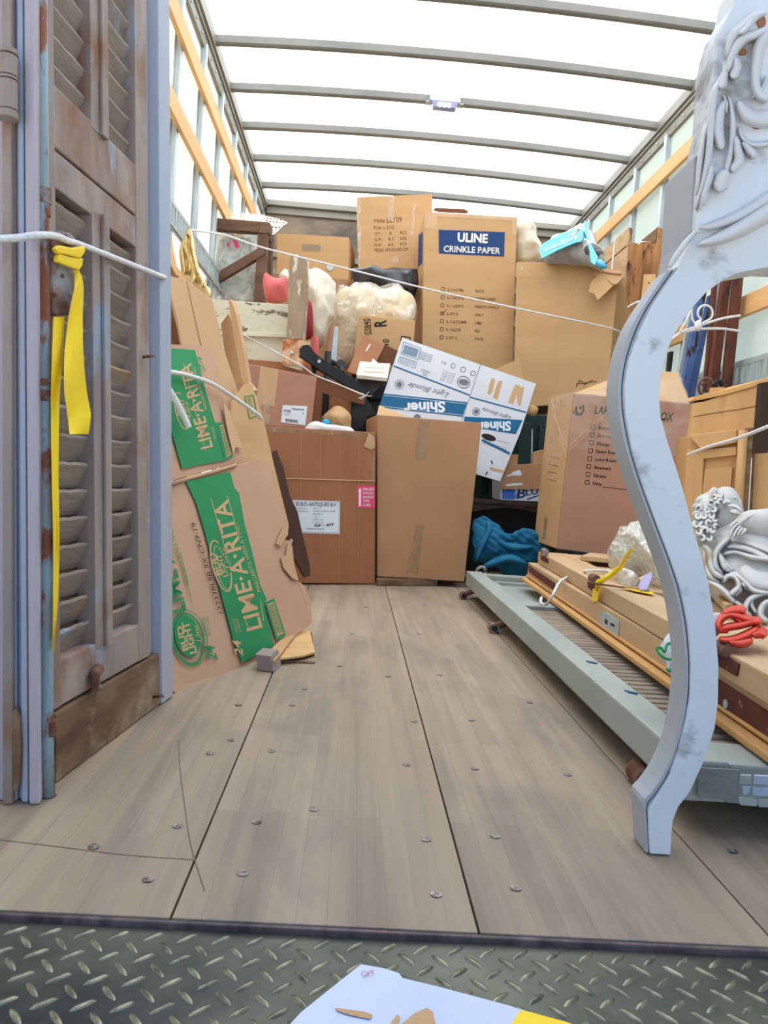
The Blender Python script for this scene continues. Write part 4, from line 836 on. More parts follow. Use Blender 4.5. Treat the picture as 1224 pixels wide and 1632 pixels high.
for q, lb in (([(812, 724), (826, 724), (825, 742), (808, 742)], 'small brown carton piece left of the upright behind the bottle carton'), ([(849, 722), (870, 716), (869, 742), (849, 742)], 'small brown carton piece right of the upright behind the bottle carton')):
    carton('cardboard_box', lb, q, VPL((812, 724, 3.76), (870, 716, 3.76)), .12, 'kraft_mid', 'cartons', bevel=.002)
up = MB().prism(face(VPL((826, 680, 3.80), (850, 680, 3.80)), [(826, 680), (848, 682), (847, 745), (825, 745)]), V((0, .05, 0)))
upr = tag(build('green_upright', up, M['teal'], bevel=.003), 'dark green upright board with a pale edge, between the brown pieces behind the bottle carton', 'board')
build('pale_edge', MB().tube([ay(848, 684, 3.79), ay(847, 740, 3.79)], .004, 6), M['galv'], upr)

# blue moving blanket
M['blanket'] = pm('blue_quilted_blanket', (24, 92, 128), (36, 112, 146), (8, 8, 8), det=6, rough=.9, bump=.7, bs=30)
BKp = PL((752, 870, 3.35), (868, 885, 3.30), (800, 915, 3.28))
bk_ = inflate([(752, 842), (760, 833), (772, 827), (782, 832), (792, 848), (808, 858), (826, 857), (850, 860), (868, 868), (868, 885), (856, 893), (850, 905), (836, 914), (815, 919), (790, 911), (776, 905), (760, 896), (752, 880)], BKp, .13, .035, 7, 26, 110, 3)
bk_.noise(.012, 26, 5)
for p in bk_.v:
    p += BKp[1]*.004*math.sin((p.x*.8+p.z*1.4)*150)
bkt = tag(build('moving_blanket', bk_, M['blanket'], smooth=True), 'crumpled blue quilted moving blanket stuffed under the desk, beside the plain tall carton', 'blanket')
fo = MB()
BK2 = shift(BKp, .10)
relief(fo, [(760, 895), (768, 870), (780, 845), (776, 830)], [2, 6, 7, 3], .05, BK2); 
relief(fo, [(768, 905), (790, 896), (815, 890), (840, 900)], [3, 7, 8, 3], .05, BK2)
relief(fo, [(780, 840), (796, 862), (820, 872), (850, 872)], [2, 6, 7, 3], .04, BK2)
build('blanket_fold', fo, M['blanket'], bkt, smooth=True, kind='stuff')

# stuff behind the reddish carton
EZ = on(EU, 560, 688).z
kp = inflate([(518, 656), (526, 651), (540, 650), (556, 660), (560, 676), (556, 690), (520, 692), (514, 672)], VPL((518, 656, 3.5), (556, 660, 3.5)), .06, .02, 14, 7, 30, 5)
tag(build('packing_paper', kp, M['kraft_gold'], smooth=False), 'wad of kraft packing paper just above the reddish carton', 'paper')
wc = inflate([(486, 684), (494, 675), (505, 671), (520, 674), (540, 678), (560, 682), (560, 695), (486, 692)], VPL((486, 684, 3.36), (560, 695, 3.36)), .05, .006, 14, 7, 30, 6)
tag(build('white_cloth', wc, flat('white_cloth', (226, 228, 228), .8), smooth=True), 'white cloth peeking over the top edge of the reddish carton', 'cloth')
tag(build('blue_strap', inflate([(512, 674), (518, 667), (526, 672), (526, 682), (514, 682)], VPL((512, 674, 3.44), (526, 682, 3.44)), .02, .003, 14, 5, 16, 7), flat('sky_blue', (40, 160, 200), .5), smooth=True), 'small bright blue strip behind the white cloth', 'strap')
DF = VPL((525, 640, 3.6), (562, 650, 3.6))
sheetpx('brown_flap', [(533, 626), (561, 635), (559, 661), (547, 658), (525, 644)], DF, .006, 'kraft_red', label='small dark brown cardboard flap under the black bracket', cat='cardboard')
mt_ = [(561, 632), (575, 628)]+[(580+i*3.2+(1.5 if i % 2 else 0), 630+i*5) for i in range(5)]+[(600, 660)]+[(584-i*2.4+(1.5 if i % 2 else 0), 664+i*5) for i in range(4)]+[(561, 688)]
sheetpx('toothed_mat', mt_, VPL((561, 632, 3.58), (600, 660, 3.62)), .01, 'black', label='black sheet with toothed edge, left of the plain tall carton', cat='mat', bevel=0)
gm = [(570, 600), (616, 604), (612, 615)]+[(608-i*3+(1.2 if i % 2 else 0), 612+i*3.2) for i in range(6)]+[(585, 626), (570, 612)]
sheetpx('grey_felt', gm, VPL((570, 600, 3.70), (617, 603, 3.64)), .012, pm('dark_grey_felt', (62, 60, 56), (76, 72, 68), (12, 12, 12), rough=.95), label='dark grey felt hanging below the white ribbed packing insert', cat='felt', bevel=0)
rk = MB().tube([ay(523, 560, 3.72), ay(519, 640, 3.72), ay(516, 690, 3.72), V((ay(516, 690, 3.72).x, 3.72, .003))], .016, 8)
tag(build('black_pole', rk, M['black'], smooth=True), 'dark vertical pole right of the small 97290 carton', 'pole')
BR = PL((480, 550, 3.52), (600, 625, 3.66), (530, 620, 3.58))
brk = sheetpx('iron_bracket', [(478.4, 568), (480, 562), (479, 556), (484, 550), (491, 549), (495, 552), (500, 560), (509, 568), (525, 579), (542, 590), (563, 602), (578, 615), (590, 624), (596, 632), (576, 626), (554, 616), (531, 602), (508, 589), (498, 581), (485, 572)], BR, .025, 'black',
    label='black iron bracket with a scalloped end, lying across the open flap of the small carton', cat='bracket')
build('bolt', MB().disc(on(BR, 508, 576, .001), BR[1], .008, .006, 12), M['galv'], brk)
tag(build('iron_strut', MB().prism(face(shift(BR, -.03), [(494, 574), (506, 584), (502, 600), (499, 602)]), V((0, .02, 0))), M['black']), 'short black iron strut under the scalloped bracket', 'bracket')
spg = MB().tube([ay(526+20*t+3*math.sin(t*50), 576+9*t+3.4*math.cos(t*50), 3.8+.01*math.sin(t*50)) for t in [i/60 for i in range(61)]], .004, 5)
tag(build('coil_spring', spg, M['black'], smooth=True), 'black coil spring end beside the grey bolt', 'spring')
bt = MB().disc(ay(543, 581, 3.78), (.2, -1, .3), .022, .012, 18); bt.tube([ay(543, 581, 3.8), ay(545, 594, 3.74)], .013, 10)
tag(build('flange_bolt', bt, M['black'], bevel=.001), 'dark flange bolt standing above the black bracket', 'bolt')
# rolled tube and grey bar
tag(build('cardboard_tube', MB().tube([ay(532, 520, 3.95), ay(521, 585, 3.95)], .018, 14), M['kraft_pink'], bevel=.002), 'upright pinkish cardboard tube right of the white-wrapped bundle', 'tube')
tag(build('metal_bar', MB().prism([ay(x, y, 3.93) for x, y in ((533, 521), (539, 521), (536, 580), (526, 580))], V((0, .02, 0))), M['galv'], bevel=.001), 'grey metal bar standing beside the pinkish cardboard tube', 'bar')

# chipped white beam, grey post, rusted plate
WB = VPL((340, 478, 3.90), (460, 485, 3.86))
wbm = tag(sheetpx('chipped_beam', [(338, 477), (460, 485), (457, 533), (338, 528)], WB, .10, 'white_chip', bevel=.004), 'thick white board with cracked chipped paint, lying behind the bent cardboard', 'beam')
sheetpx('lower_board', [(338, 533), (457, 539), (451, 578), (338, 570)], shift(WB, -.02), .08, 'white_chip', wbm, bevel=.004)
sheetpx('moulding', [(338, 526), (457, 531), (457, 538), (338, 533)], shift(WB, .01), .06, 'white_chip', wbm, bevel=.004)
PP = VPL((458, 410, 3.72), (487, 410, 3.70))
pst = tag(sheetpx('worn_post', [(457, 540), (460, 470), (461, 412), (464, 407), (474, 405), (484, 408), (488, 414), (487, 470), (483, 541)], PP, .05, 'post', bevel=.003), 'round-topped grey brown post with patches of white paint, standing in the pile', 'post')
sheetpx('post_foot', [(450, 578), (451, 582), (478, 590), (479, 580)], PP, .04, 'white_chip', pst)
sheetpx('rusted_plate', [(451, 540), (484, 542), (494, 545), (492, 583), (449, 580)], shift(PP, .012), .008, pm('rust_stained_plate', (214, 190, 160), (206, 150, 100), (22, 22, 22), det=6, rough=.7, bump=.3, c3=(170, 92, 44), t3=.54, w3=.08, s3=(16, 16, 16)), pst, bevel=.001)
build('rivet', MB().ball(on(PP, 465, 563, .016), .010, n=10), M['galv'], pst, smooth=True)
# brown timber frame with diagonal brace
TF = VPL((303, 350, 4.42), (428, 362, 4.36))
def tfp(pts, off=0, th=.05, nm='rail'): return sheetpx(nm, pts, shift(TF, off), th, 'barn', tfr, bevel=.003)
tfr = sheetpx('timber_trestle', [(303, 344), (429, 354), (428, 371), (303, 362)], TF, .06, 'barn', label='brown timber frame with a diagonal brace, upper left of the pile', cat='frame', bevel=.003)
tfp([(411, 371), (426, 372), (420, 482), (404, 482)], -.004, .05, 'upright')
tfp([(304, 362), (320, 364), (318, 400), (314, 500), (303, 500)], -.004, .05, 'upright')
tfp([(325, 446), (420, 390), (422, 405), (331, 459)], .002, .04, 'brace')
tfp([(423, 388), (433, 388), (432, 440), (424, 440)], -.12, .04, 'upright')
build('side_rail', MB().prism([on(TF, 429, 354), on(TF, 438, 372, -.25), on(TF, 436, 397, -.25), on(TF, 427, 372)], V((-.05, 0, 0))), M['barn'], tfr, bevel=.003)
tag(sheetpx('rounded_board', [(311, 397), (316, 393), (325, 394), (328, 400), (326, 450), (322, 470), (313, 440)], shift(TF, .12), .04, pm('dull_brown_wood', (132, 100, 80), (150, 118, 94), (8, 8, 8)), bevel=.004), 'round-cornered brown board between the gilt ornament and the timber frame', 'board')
bgp = inflate([(316, 366), (360, 366), (414, 370), (412, 420), (408, 484), (340, 486), (326, 470), (318, 430)], VPL((316, 366, 4.56), (414, 370, 4.54)), .06, .02, 9, 10, 50, 9, smoothpoly=False)
bgo = tag(build('bubble_wrapped_parcel', bgp, M['bag'], smooth=True), 'cloudy plastic-wrapped parcel behind the brown timber frame', 'parcel')
inr = inflate([(322, 380), (400, 380), (404, 470), (345, 472), (330, 460)], VPL((322, 366, 4.57), (414, 370, 4.55)), .03, .01, 9, 6, 40, 9, smoothpoly=False)
build('wrapped_content', inr, flat('pale_grey_content', (212, 214, 204), .8), bgo, smooth=True)
TGp = VPL((316, 366, 4.47), (414, 370, 4.45))
ink(bgo, TGp, flat('hot_pink_label', (236, 80, 130), .6), [('p', [(363, 385), (367, 389), (364, 395), (361, 391)]), ('p', [(371, 381), (378, 384), (382, 394), (376, 396), (373, 390)])], 'pink_label')
# perforated sheet
pf = bpy.data.materials.new('perforated_white_sheet'); pf.use_nodes = True; N = pf.node_tree.nodes; L = pf.node_tree.links
N['Principled BSDF'].inputs['Base Color'].default_value = lin((226, 222, 208)); tc = N.new('ShaderNodeTexCoord'); vo = N.new('ShaderNodeTexVoronoi'); vo.inputs['Scale'].default_value = 52; vo.inputs['Randomness'].default_value = .15
L.new(tc.outputs['Object'], vo.inputs[0]); gt = N.new('ShaderNodeMath'); gt.operation = 'GREATER_THAN'; gt.inputs[1].default_value = .36; L.new(vo.outputs[0], gt.inputs[0]); L.new(gt.outputs[0], N['Principled BSDF'].inputs['Alpha'])
pr = []
for i, t in enumerate([k/10 for k in range(11)]):
    xa = 350+t*52; r_ = []
    top_ = [(352, 348), (366, 341), (386, 339), (406, 341), (430, 345), (459, 354)]
    P_ = resamp(top_, 11)[i]
    bot = resamp([(322, 364), (350, 366), (380, 367), (408, 369), (430, 374), (438, 371)], 11)[i]
    for k in range(7):
        s_ = k/6; x = P_.x+(bot.x-P_.x)*s_; y = P_.y+(bot.y-P_.y)*s_
        r_.append(ay(x, y, 4.58-.10*s_)+V((0, .03*noise.noise(V((x*.05, y*.05, 1))), 0)))
    pr.append(r_)
tag(build('perforated_sheet', MB().strip(pr), pf, smooth=True), 'white perforated plastic sheet draped over the brown timber frame', 'plastic sheet')
bl2 = []
# pink, red, white wrapped bundle
tag(build('pink_cloth', inflate([(418, 443), (430, 440), (450, 440), (460, 452), (458, 472), (446, 478), (428, 484), (417, 478)], VPL((418, 443, 4.0), (458, 450, 3.98)), .08, .035, 10, 7, 24, 11), M['pink']), 'pink cloth bundle left of the worn post, on the chipped beam', 'cloth')
tag(build('red_panel', inflate([(484, 477), (490, 477), (497, 483), (499, 510), (499, 536), (492, 540), (481, 540)], VPL((484, 477, 3.86), (499, 540, 3.86)), .03, .004, 10, 6, 30, 12), M['red'], smooth=True), 'dark red rounded vinyl pad just right of the worn post', 'pad')
tag(build('tube_stub', MB().tube([ay(501, 537, 3.84), ay(503, 552, 3.84), ay(500, 600, 3.84)], [.018, .016, .016], 12), M['pink'], bevel=.004), 'small pink cylinder stub below the white-wrapped bundle', 'tube')
fbn = tag(build('wrapped_bundle', inflate([(487, 433), (498, 429), (508, 428), (520, 434), (530, 447), (536, 462), (534, 485), (526, 512), (520, 535), (511, 553), (505, 545), (499, 530), (497, 500), (486, 475)], VPL((487, 433, 4.08), (535, 450, 4.06)), .11, .02, 14, 12, 60, 13), M['wrapw'], smooth=True), 'white foam-wrapped bundle hanging right of the worn post', 'bundle')
build('foam_end', inflate([(447, 436), (458, 430), (460, 446), (452, 452), (446, 444)], VPL((447, 436, 4.1), (460, 430, 4.1)), .05, .01, 20, 6, 24, 14), M['wrapw'], fbn, smooth=True)
# shrink-wrapped bundle: chair-like load in film
SWp = VPL((535, 465, 4.35), (660, 480, 4.3))
sw = tag(build('shrink_wrapped_bundle', inflate([(534, 478), (545, 460), (562, 455), (582, 456), (600, 460), (622, 458), (645, 465), (660, 482), (662, 510), (640, 530), (600, 560), (560, 585), (538, 575), (530, 545), (526, 515)], SWp, .14, .03, 9, 12, 60, 15), pm('beige_padding', (208, 186, 150), (222, 204, 172), (6, 6, 6), rough=.7, bump=.4), smooth=True), 'big beige bundle in clear shrink wrap behind the 03840 carton', 'bundle')
build('shrink_film', inflate([(532, 478), (543, 458), (562, 453), (582, 454), (600, 458), (622, 456), (647, 463), (662, 482), (664, 510), (642, 532), (602, 562), (560, 587), (536, 577), (528, 545), (524, 515)], SWp, .155, .035, 10, 14, 70, 16), film('shrink_film', (236, 228, 210), .35, .12, 34, 1.2), sw, smooth=True)
build('brown_panel', MB().prism(face(SWp, [(536, 540), (575, 530), (566, 600), (530, 600)]), V((0, .1, 0))), M['kraft_gold'], sw, bevel=.004)
tag(build('dark_plastic_bag', inflate([(557, 432), (580, 430), (610, 432), (640, 430), (664, 434), (664, 475), (640, 470), (600, 462), (570, 458)], VPL((557, 432, 4.58), (664, 434, 4.55)), .10, .03, 12, 10, 50, 17), pm('black_plastic', (30, 32, 38), (58, 60, 66), (14, 14, 14), rough=.3, bump=.9, bs=22, spec=.6), smooth=True), 'black plastic-wrapped bundle squeezed under the LL109 carton', 'bag')
tag(build('wrapped_bundle', inflate([(823, 347), (836, 345), (846, 348), (856, 378), (864, 412), (850, 418), (822, 417), (818, 380)], VPL((823, 347, 4.55), (864, 412, 4.55)), .09, .015, 16, 10, 50, 18), M['wrapw'], smooth=True), 'white foam-wrapped bundle between the crinkle paper carton and the blue bag', 'bundle')
# blue and grey plastic bag
M['cyan'] = pm('bright_cyan_plastic', (20, 150, 190), (40, 168, 204), (8, 8, 8), rough=.3, bump=.2, spec=.6)
BGp = PL((860, 400, 4.10), (925, 370, 4.10), (860, 415, 4.02))
bag = tag(build('plastic_bag', inflate([(861, 412), (870, 395), (890, 388), (920, 372), (930, 366), (944, 380), (955, 395), (964, 412), (966, 426), (945, 423), (920, 416), (880, 418)], shift(BGp, -.06), .10, .025, 12, 10, 60, 19), pm('grey_white_bag', (196, 194, 190), (150, 144, 140), (7, 7, 7), rough=.35, bump=.5, c3=(70, 60, 58), t3=.6, w3=.03, s3=(9, 9, 9), spec=.6), smooth=True), 'cyan and grey plastic bag with white script, lying on the big golden carton', 'bag')
bb_ = sheetpx('cyan_band', [(859, 397), (865, 388), (895, 372), (917, 365.5), (929, 366), (930, 378), (926, 385), (918, 386), (890, 398), (863, 412)], shift(BGp, .045), .004, 'cyan', bag, bevel=0)
ink(bag, shift(BGp, .047), 'paper', [('t', (924, 372), (866, 397), 7, 'Antigreco', .5)], 'script_lettering')
build('cyan_fold', MB().prism(face(shift(BGp, .03), [(930, 366), (932, 352), (935, 353), (937, 372), (944, 392), (953, 410), (948, 422), (942, 418), (940, 400), (934, 376)]), V((0, .01, 0))), M['cyan'], bag)
build('cyan_end', inflate([(950, 420), (955, 416), (963, 418), (967, 427), (955, 426)], shift(BGp, .04), .02, .002, 12, 6, 20), M['cyan'], bag, smooth=True)
CRp = PL((940, 470, 3.90), (990, 440, 3.94), (953, 476, 3.88))
cr = sheetpx('kraft_paper', [(926, 418), (936, 422), (946, 427), (966, 428), (968, 432), (994, 433), (996, 442), (990, 447), (975, 457), (966, 466), (953, 478), (947, 468), (938, 465), (942, 449), (950, 441), (944, 432), (934, 425)], CRp, .004, 'kraft_gold', label='torn crumpled kraft paper hanging over the corner of the big golden carton', cat='paper', bevel=0)
rl = MB()
for a in range(5): relief(rl, [(968-a*3, 455-a*2), (950-a*1.5, 473-a*2.4)], [1, 1], .006, CRp, 6)
relief(rl, [(948, 428), (968, 432), (992, 436)], [3, 4, 3], .02, CRp); relief(rl, [(968, 444), (980, 452), (994, 440)], [2, 3, 2], .02, CRp)
build('paper_crease', rl, M['kraft_tan'], cr, smooth=True, kind='stuff')

# ================================================================ gilt ornament and frames at the left
M['gold'] = pm('antique_gilt', (176, 142, 84), (216, 190, 130), (20, 20, 20), rough=.35, metal=.45, bump=.3, c3=(120, 88, 46), t3=.68, w3=.06, s3=(18, 18, 18))
GP = PL((300, 366, 3.15), (340, 480, 2.95), (288, 440, 3.05))
gl = tag(build('gilt_ornament', inflate([(296, 372), (300, 365), (306, 367), (309, 390), (315, 420), (318, 435), (326, 447), (332, 462), (337, 478), (330, 474), (316, 462), (300, 448), (290, 440), (286, 410), (287, 392), (292, 382)], GP, .03, .004, 20, 7, 50, 20), M['gold'], smooth=True), 'gilt carved ornament rising behind the tan cardboard sheet, beside the wall track', 'ornament')
rg = MB(); G2 = shift(GP, .022)
for path, wd in (([(304, 368), (305, 390), (311, 420), (317, 440)], [2, 3, 3, 2]), ([(297, 374), (295, 392), (301, 415), (302, 435)], [3, 4, 3, 3]), ([(289, 392), (291, 415), (294, 438)], [3, 4, 3]), ([(306, 430), (308, 442), (307, 452)], [3, 5, 3]), ([(318, 440), (322, 450), (320, 458)], [3, 4, 3]), ([(326, 456), (331, 464), (334, 474)], [3, 5, 3]), ([(296, 374), (301, 372), (303, 378)], [2, 3, 2])):
    relief(rg, path, wd, .03, G2)
build('gilt_carving', rg, M['gold'], gl, smooth=True)
FP_ = PL((260, 345, 2.55), (284, 440, 2.40), (262, 420, 2.3))
fr = sheetpx('frame_moulding', [(255, 340), (263, 347), (272, 370), (284, 436), (282, 440), (274, 425), (260, 375)], FP_, .02, pm('golden_oak', (176, 130, 78), (200, 154, 98), (12, 12, 3), bump=.2), label='thin golden wooden frame edge leaning by the steel wall track', cat='frame')
sheetpx('inner_panel', [(252, 375), (262, 395), (276, 425), (282, 440), (275, 442), (262, 440), (250, 440)], shift(FP_, -.02), .01, 'rot', fr)
sheetpx('frame_stile', [(256, 368), (261, 376), (266, 400), (270, 418), (264, 410), (256, 395)], shift(FP_, .01), .012, 'kraft_gold', fr)

build('lower_part', MB().prism([on(GP, 292, 445, -.01), on(GP, 330, 465, -.01), on(GP, 330, 465, -.01)*1+V((0, .05, -on(GP, 330, 465).z+.003)), on(GP, 292, 445, -.01)+V((0, .05, -on(GP, 292, 445).z+.003))], V((0, .02, 0))), M['gold'], gl)
build('lower_part', MB().prism([on(FP_, 262, 425, -.01), on(FP_, 283, 438, -.01), on(FP_, 283, 438, -.01)+V((.1, 0, -on(FP_, 283, 438).z+.003)), on(FP_, 262, 425, -.01)+V((.1, 0, -on(FP_, 262, 425).z+.003))], V((0, .015, 0))), M['rot'], fr)
# ================================================================ GREY LOUVERED SHUTTER lying on the floor at the right
M['gsh'] = pm('grey_green_paint', (146, 152, 146), (166, 170, 160), (5, 3, 5), det=5, rough=.55, bump=.15, bs=40, c3=(120, 110, 96), t3=.71, w3=.03, s3=(12, 4, 12))
M['gslat'] = pm('grey_brown_slats', (134, 118, 100), (166, 148, 128), (4, 24, 24), rough=.7, bump=.3)
gx, z0, z1 = .468, .046, .102
ya, yb = .995, 3.02
gs = tag(build('grey_louvered_shutter', MB().bb(gx, gx+.06, ya, yb, z0, z1), M['gsh'], bevel=.004), 'long grey louvered shutter panel lying flat on the floor along the right side', 'shutter')
GW = .62
build('stile', MB().bb(gx+GW-.06, gx+GW, ya, yb, z0, z1), M['gsh'], gs, bevel=.004)
def rail(y0, y1, zt=z1-.004): build('cross_rail', MB().bb(gx+.059, gx+GW-.059, y0, y1, z0+.006, zt), M['gsh'], gs, bevel=.003)
rail(yb-.07, yb-.01); rail(2.26, 2.34)
nr = build('end_rail', MB().prism([V((gx+.059, ya-.0, z0)), V((gx+GW-.05, ya-.045, z0)), V((gx+GW-.05, ya+.075, z0)), V((gx+.059, ya+.09, z0))], V((0, 0, z1-z0-.002))), M['gsh'], gs, bevel=.004)
build('centre_panel', MB().bb(gx+.065, gx+GW-.09, 2.35, yb-.08, z0+.012, z0+.022), M['gsh'], gs)
build('panel_bead', MB().bb(gx+.061, gx+GW-.086, yb-.11, yb-.085, z0+.02, z0+.034), M['gsh'], gs, bevel=.003)
build('panel_bead', MB().bb(gx+.061, gx+.10, 2.345, yb-.08, z0+.02, z0+.034), M['gsh'], gs, bevel=.003)
sl_ = MB().tube([(gx+.060, 0, z0+.034), (gx+GW-.060, 0, z0+.034)], .0105, 8)
n = 0; y = 1.09; s1 = build('slat', sl_, M['gslat'], gs); s1.location.y += y; s1['_w'] = (s1['_w'][0], s1['_w'][1]+y, s1['_w'][2])
while y+.030*(n+1) < 2.235: n += 1; dup(s1, (0, .030*n, 0))
build('gap_shade_sheet', MB().bb(gx+.059, gx+GW-.059, ya+.1, 2.3, z0+.001, z0+.008), M['black'], gs)  # black sheet under the slats stands in for shade in their gaps
# hinge hooks it rests on
def hook(px, py, sc_=1.0):
    p = az(px, py, .012); r = .012*sc_
    mb = MB(); mb.tube([p+V((.006*sc_, 0, .008)), p+V((.028*sc_, .002, .012*sc_+.004)), p+V((.044*sc_, .004, .026)), p+V((.05*sc_, .006, z0+.004))], [r*.7, r*.75, r*.8, r*.9], 8)
    h = build('hinge_hook', mb, M['rust'], gs, smooth=True)
    build('hinge_barrel', MB().tube([p+V((.001, -.014*sc_, .004)), p+V((0, .016*sc_, .004))], r, 16), M['rust'], h, bevel=.0015)
    build('hinge_eye', MB().disc(p+V((.001, -.0148*sc_, .004)), (0, -1, 0), r*.6, .0012, 14), M['black'], h)
hook(1022, 1240, 1.5); hook(786, 1002, 1.3); hook(738, 950, 1.2)
ring = MB().tube([ay(767, 911, 3.03)+V((.018*math.cos(t), 0, .018*math.sin(t))) for t in [k*.524 for k in range(13)]], .007, 8)
build('ring_eye', ring, M['screw'], gs, smooth=True)
# chipped blocks on the near end grain
EP = VPL((1110, 1240, ya-.004), (1224, 1240, ya-.047))
for q in ([(1180, 1233), (1198, 1234), (1197, 1248), (1178, 1247)], [(1202, 1234), (1226, 1235), (1226, 1249), (1201, 1248)], [(1183, 1250), (1198, 1250), (1194, 1262), (1185, 1266)], [(1200, 1252), (1230, 1252), (1230, 1267), (1199, 1266)], [(1177, 1269), (1208, 1271), (1206, 1283), (1180, 1281)], [(1211, 1270), (1232, 1270), (1232, 1285), (1209, 1284)]):
    build('chipped_block', MB().prism(face(EP, q), EP[1]*.006), M['shut_blue'] if q[0][1] < 1255 and q[0][0] > 1181 else M['gsh'], gs, bevel=.001)
build('split_end', MB().prism(face(EP, [(1112, 1222), (1178, 1226), (1176, 1280), (1150, 1273), (1112, 1270)]), EP[1]*.003), pm('grey_end_grain', (120, 118, 116), (146, 144, 142), (9, 9, 40), det=6, bump=.8, bs=20, rough=.85), gs, bevel=.001)
for px, py in ((942, 1057), (1005, 1105)):
    p = az(px, py, z1); build('paint_chip', MB().prism([p+V((-.008, .01, .001)), p+V((.012, -.004, .001)), p+V((.008, -.008, .001)), p+V((-.004, .002, .001))], V((0, 0, .002))), M['teal_ink'], gs)

# ================================================================ STACKED PINE DOORS
M['door'] = pm('stripped_pine', (186, 152, 114), (206, 174, 134), (16, 1.4, 16), det=6, rough=.6, bump=.2, bs=24, c3=(180, 134, 90), t3=.64, w3=.08, s3=(12, 1.2, 12))
M['oakedge'] = pm('honey_pine_edge', (196, 146, 88), (214, 166, 106), (12, 2, 12), det=5, rough=.6, bump=.2)
M['maroon'] = pm('maroon_leather_hinge', (84, 40, 32), (104, 54, 42), (20, 20, 20), rough=.7, bump=.3, c3=(150, 126, 110), t3=.68, w3=.02, s3=(26, 26, 26))
def doorslab(pa, pb, zb, zt, w_, yend, label, name='panelled_door'):
    a = az(*pa, zt); b = az(*pb, zt); d = (b-a).normalized(); b = a+d*((a.y-yend)/-d.y); q = V((-d.y, d.x, 0)); q = q if q.x > 0 else -q
    L_ = (b-a).length; H = V((0, 0, zb-zt))
    def bx(s0, s1, q0, q1, dz0=0, dz1=None):
        o = a+d*s0+q*q0+V((0, 0, dz0)); return MB().box(o, d*(s1-s0), q*(q1-q0), V((0, 0, (zb-zt)-dz0 if dz1 is None else dz1)))
    r = build(name, bx(0, L_, 0, .11), M['door'], bevel=.003); tag(r, label, 'door')
    build('stile', bx(0, L_, w_-.11, w_), M['door'], r, bevel=.003)
    for s0, s1 in ((.001, .13), (L_*.42, L_*.42+.16), (L_-.2, L_-.001)): build('rail', bx(s0, s1, .1105, w_-.1105, -.001), M['door'], r, bevel=.003)
    for s0, s1 in ((.13, L_*.42), (L_*.42+.16, L_-.2)):
        build('door_panel', bx(s0+.001, s1-.001, .1105, w_-.1105, -.014, -.012), M['door'], r, bevel=.002)
    sp = (a, -q if (-q).dot(CAM-a) > 0 else q)
    return r, a, d, q, sp, bx, L_
dr1, a1, d1, q1, sp1, bx1, L1_ = doorslab((842, 896), (1054.5, 1020), .118, .172, .70, .93, 'lower of two stripped pine doors, with lock plate and maroon hinge strips on its edge')
build('edge_lip', MB().box(a1-q1*.024+V((0, 0, -.056)), d1*L1_, q1*.05, V((0, 0, -.012))), M['oakedge'], dr1, bevel=.003)
build('edge_bead', MB().box(a1-q1*.006+V((0, 0, -.046)), d1*L1_, q1*.05, V((0, 0, -.006))), M['oakedge'], dr1, bevel=.002)
dr2, a2, d2, q2, sp2, bx2, L2_ = doorslab((858, 879), (1077, 996), .174, .215, .66, .95, 'upper of two stripped pine doors, carrying the moving carton and the plaster figure')
def side(pl, pts, mat, parent, name, th=.003): return build(name, MB().prism(face(pl, pts, .0005), pl[1]*th), M[mat] if isinstance(mat, str) else mat, parent, bevel=.0006)
side(sp1, [(843, 901), (885, 929), (884, 941), (844, 912)], 'maroon', dr1, 'hinge_strip')
side(sp1, [(957, 975), (968, 976), (988, 990), (986, 1014), (957, 998)], M['galv'], dr1, 'lock_plate')
for q in ([(964, 986), (968, 988), (968, 996), (964, 993)], [(973, 992), (979, 995), (979, 999), (973, 997)]): side(shift(sp1, .0035), q, 'black', dr1, 'keyhole', .0006)
side(sp1, [(1146, 1082), (1235, 1140), (1235, 1178), (1146, 1122)], 'maroon', dr1, 'hinge_strip')
bs_ = on(sp1, 1157, 1122, .004); build('hinge_screw', MB().disc(bs_, sp1[1], .007, .002, 12), M['galv'], dr1)
side(sp2, [(863, 884), (874, 891), (874, 898), (863, 892)], 'maroon', dr2, 'hinge_strip')
side(sp2, [(938, 926), (950, 932), (948, 944), (938, 936)], 'maroon', dr2, 'hinge_strip')
side(sp2, [(1145, 1036), (1180, 1058), (1176, 1078), (1145, 1060)], 'maroon', dr2, 'hinge_strip')
for px, py, r_ in ((868, 879, .012), (947, 922, .012), (1150, 1034, .010)):
    p = on(sp2, px, py, .004); build('hinge_knuckle', MB().tube([p-d2*.022, p+d2*.022], r_, 12), M['rust'], dr2, bevel=.001)
# loose pine board on the doors
lb0 = az(925, 893, .217)
lbd = build('pine_board', MB().box(lb0, V((.52, -.20, 0)), V((.08, .16, 0)), V((0, 0, .016))), M['door'], bevel=.002)
tag(lbd, 'loose pine board across the upper door, under the moving carton edge', 'board')
ls = MB().tube([az(945, 930, .225), az(985, 935, .222), az(1035, 942, .222)], .0026, 6)
tag(build('wood_splinter', ls, M['rot'], smooth=True), 'long thin splinter lying on the upper door beside the yellow ribbon', 'splinter')
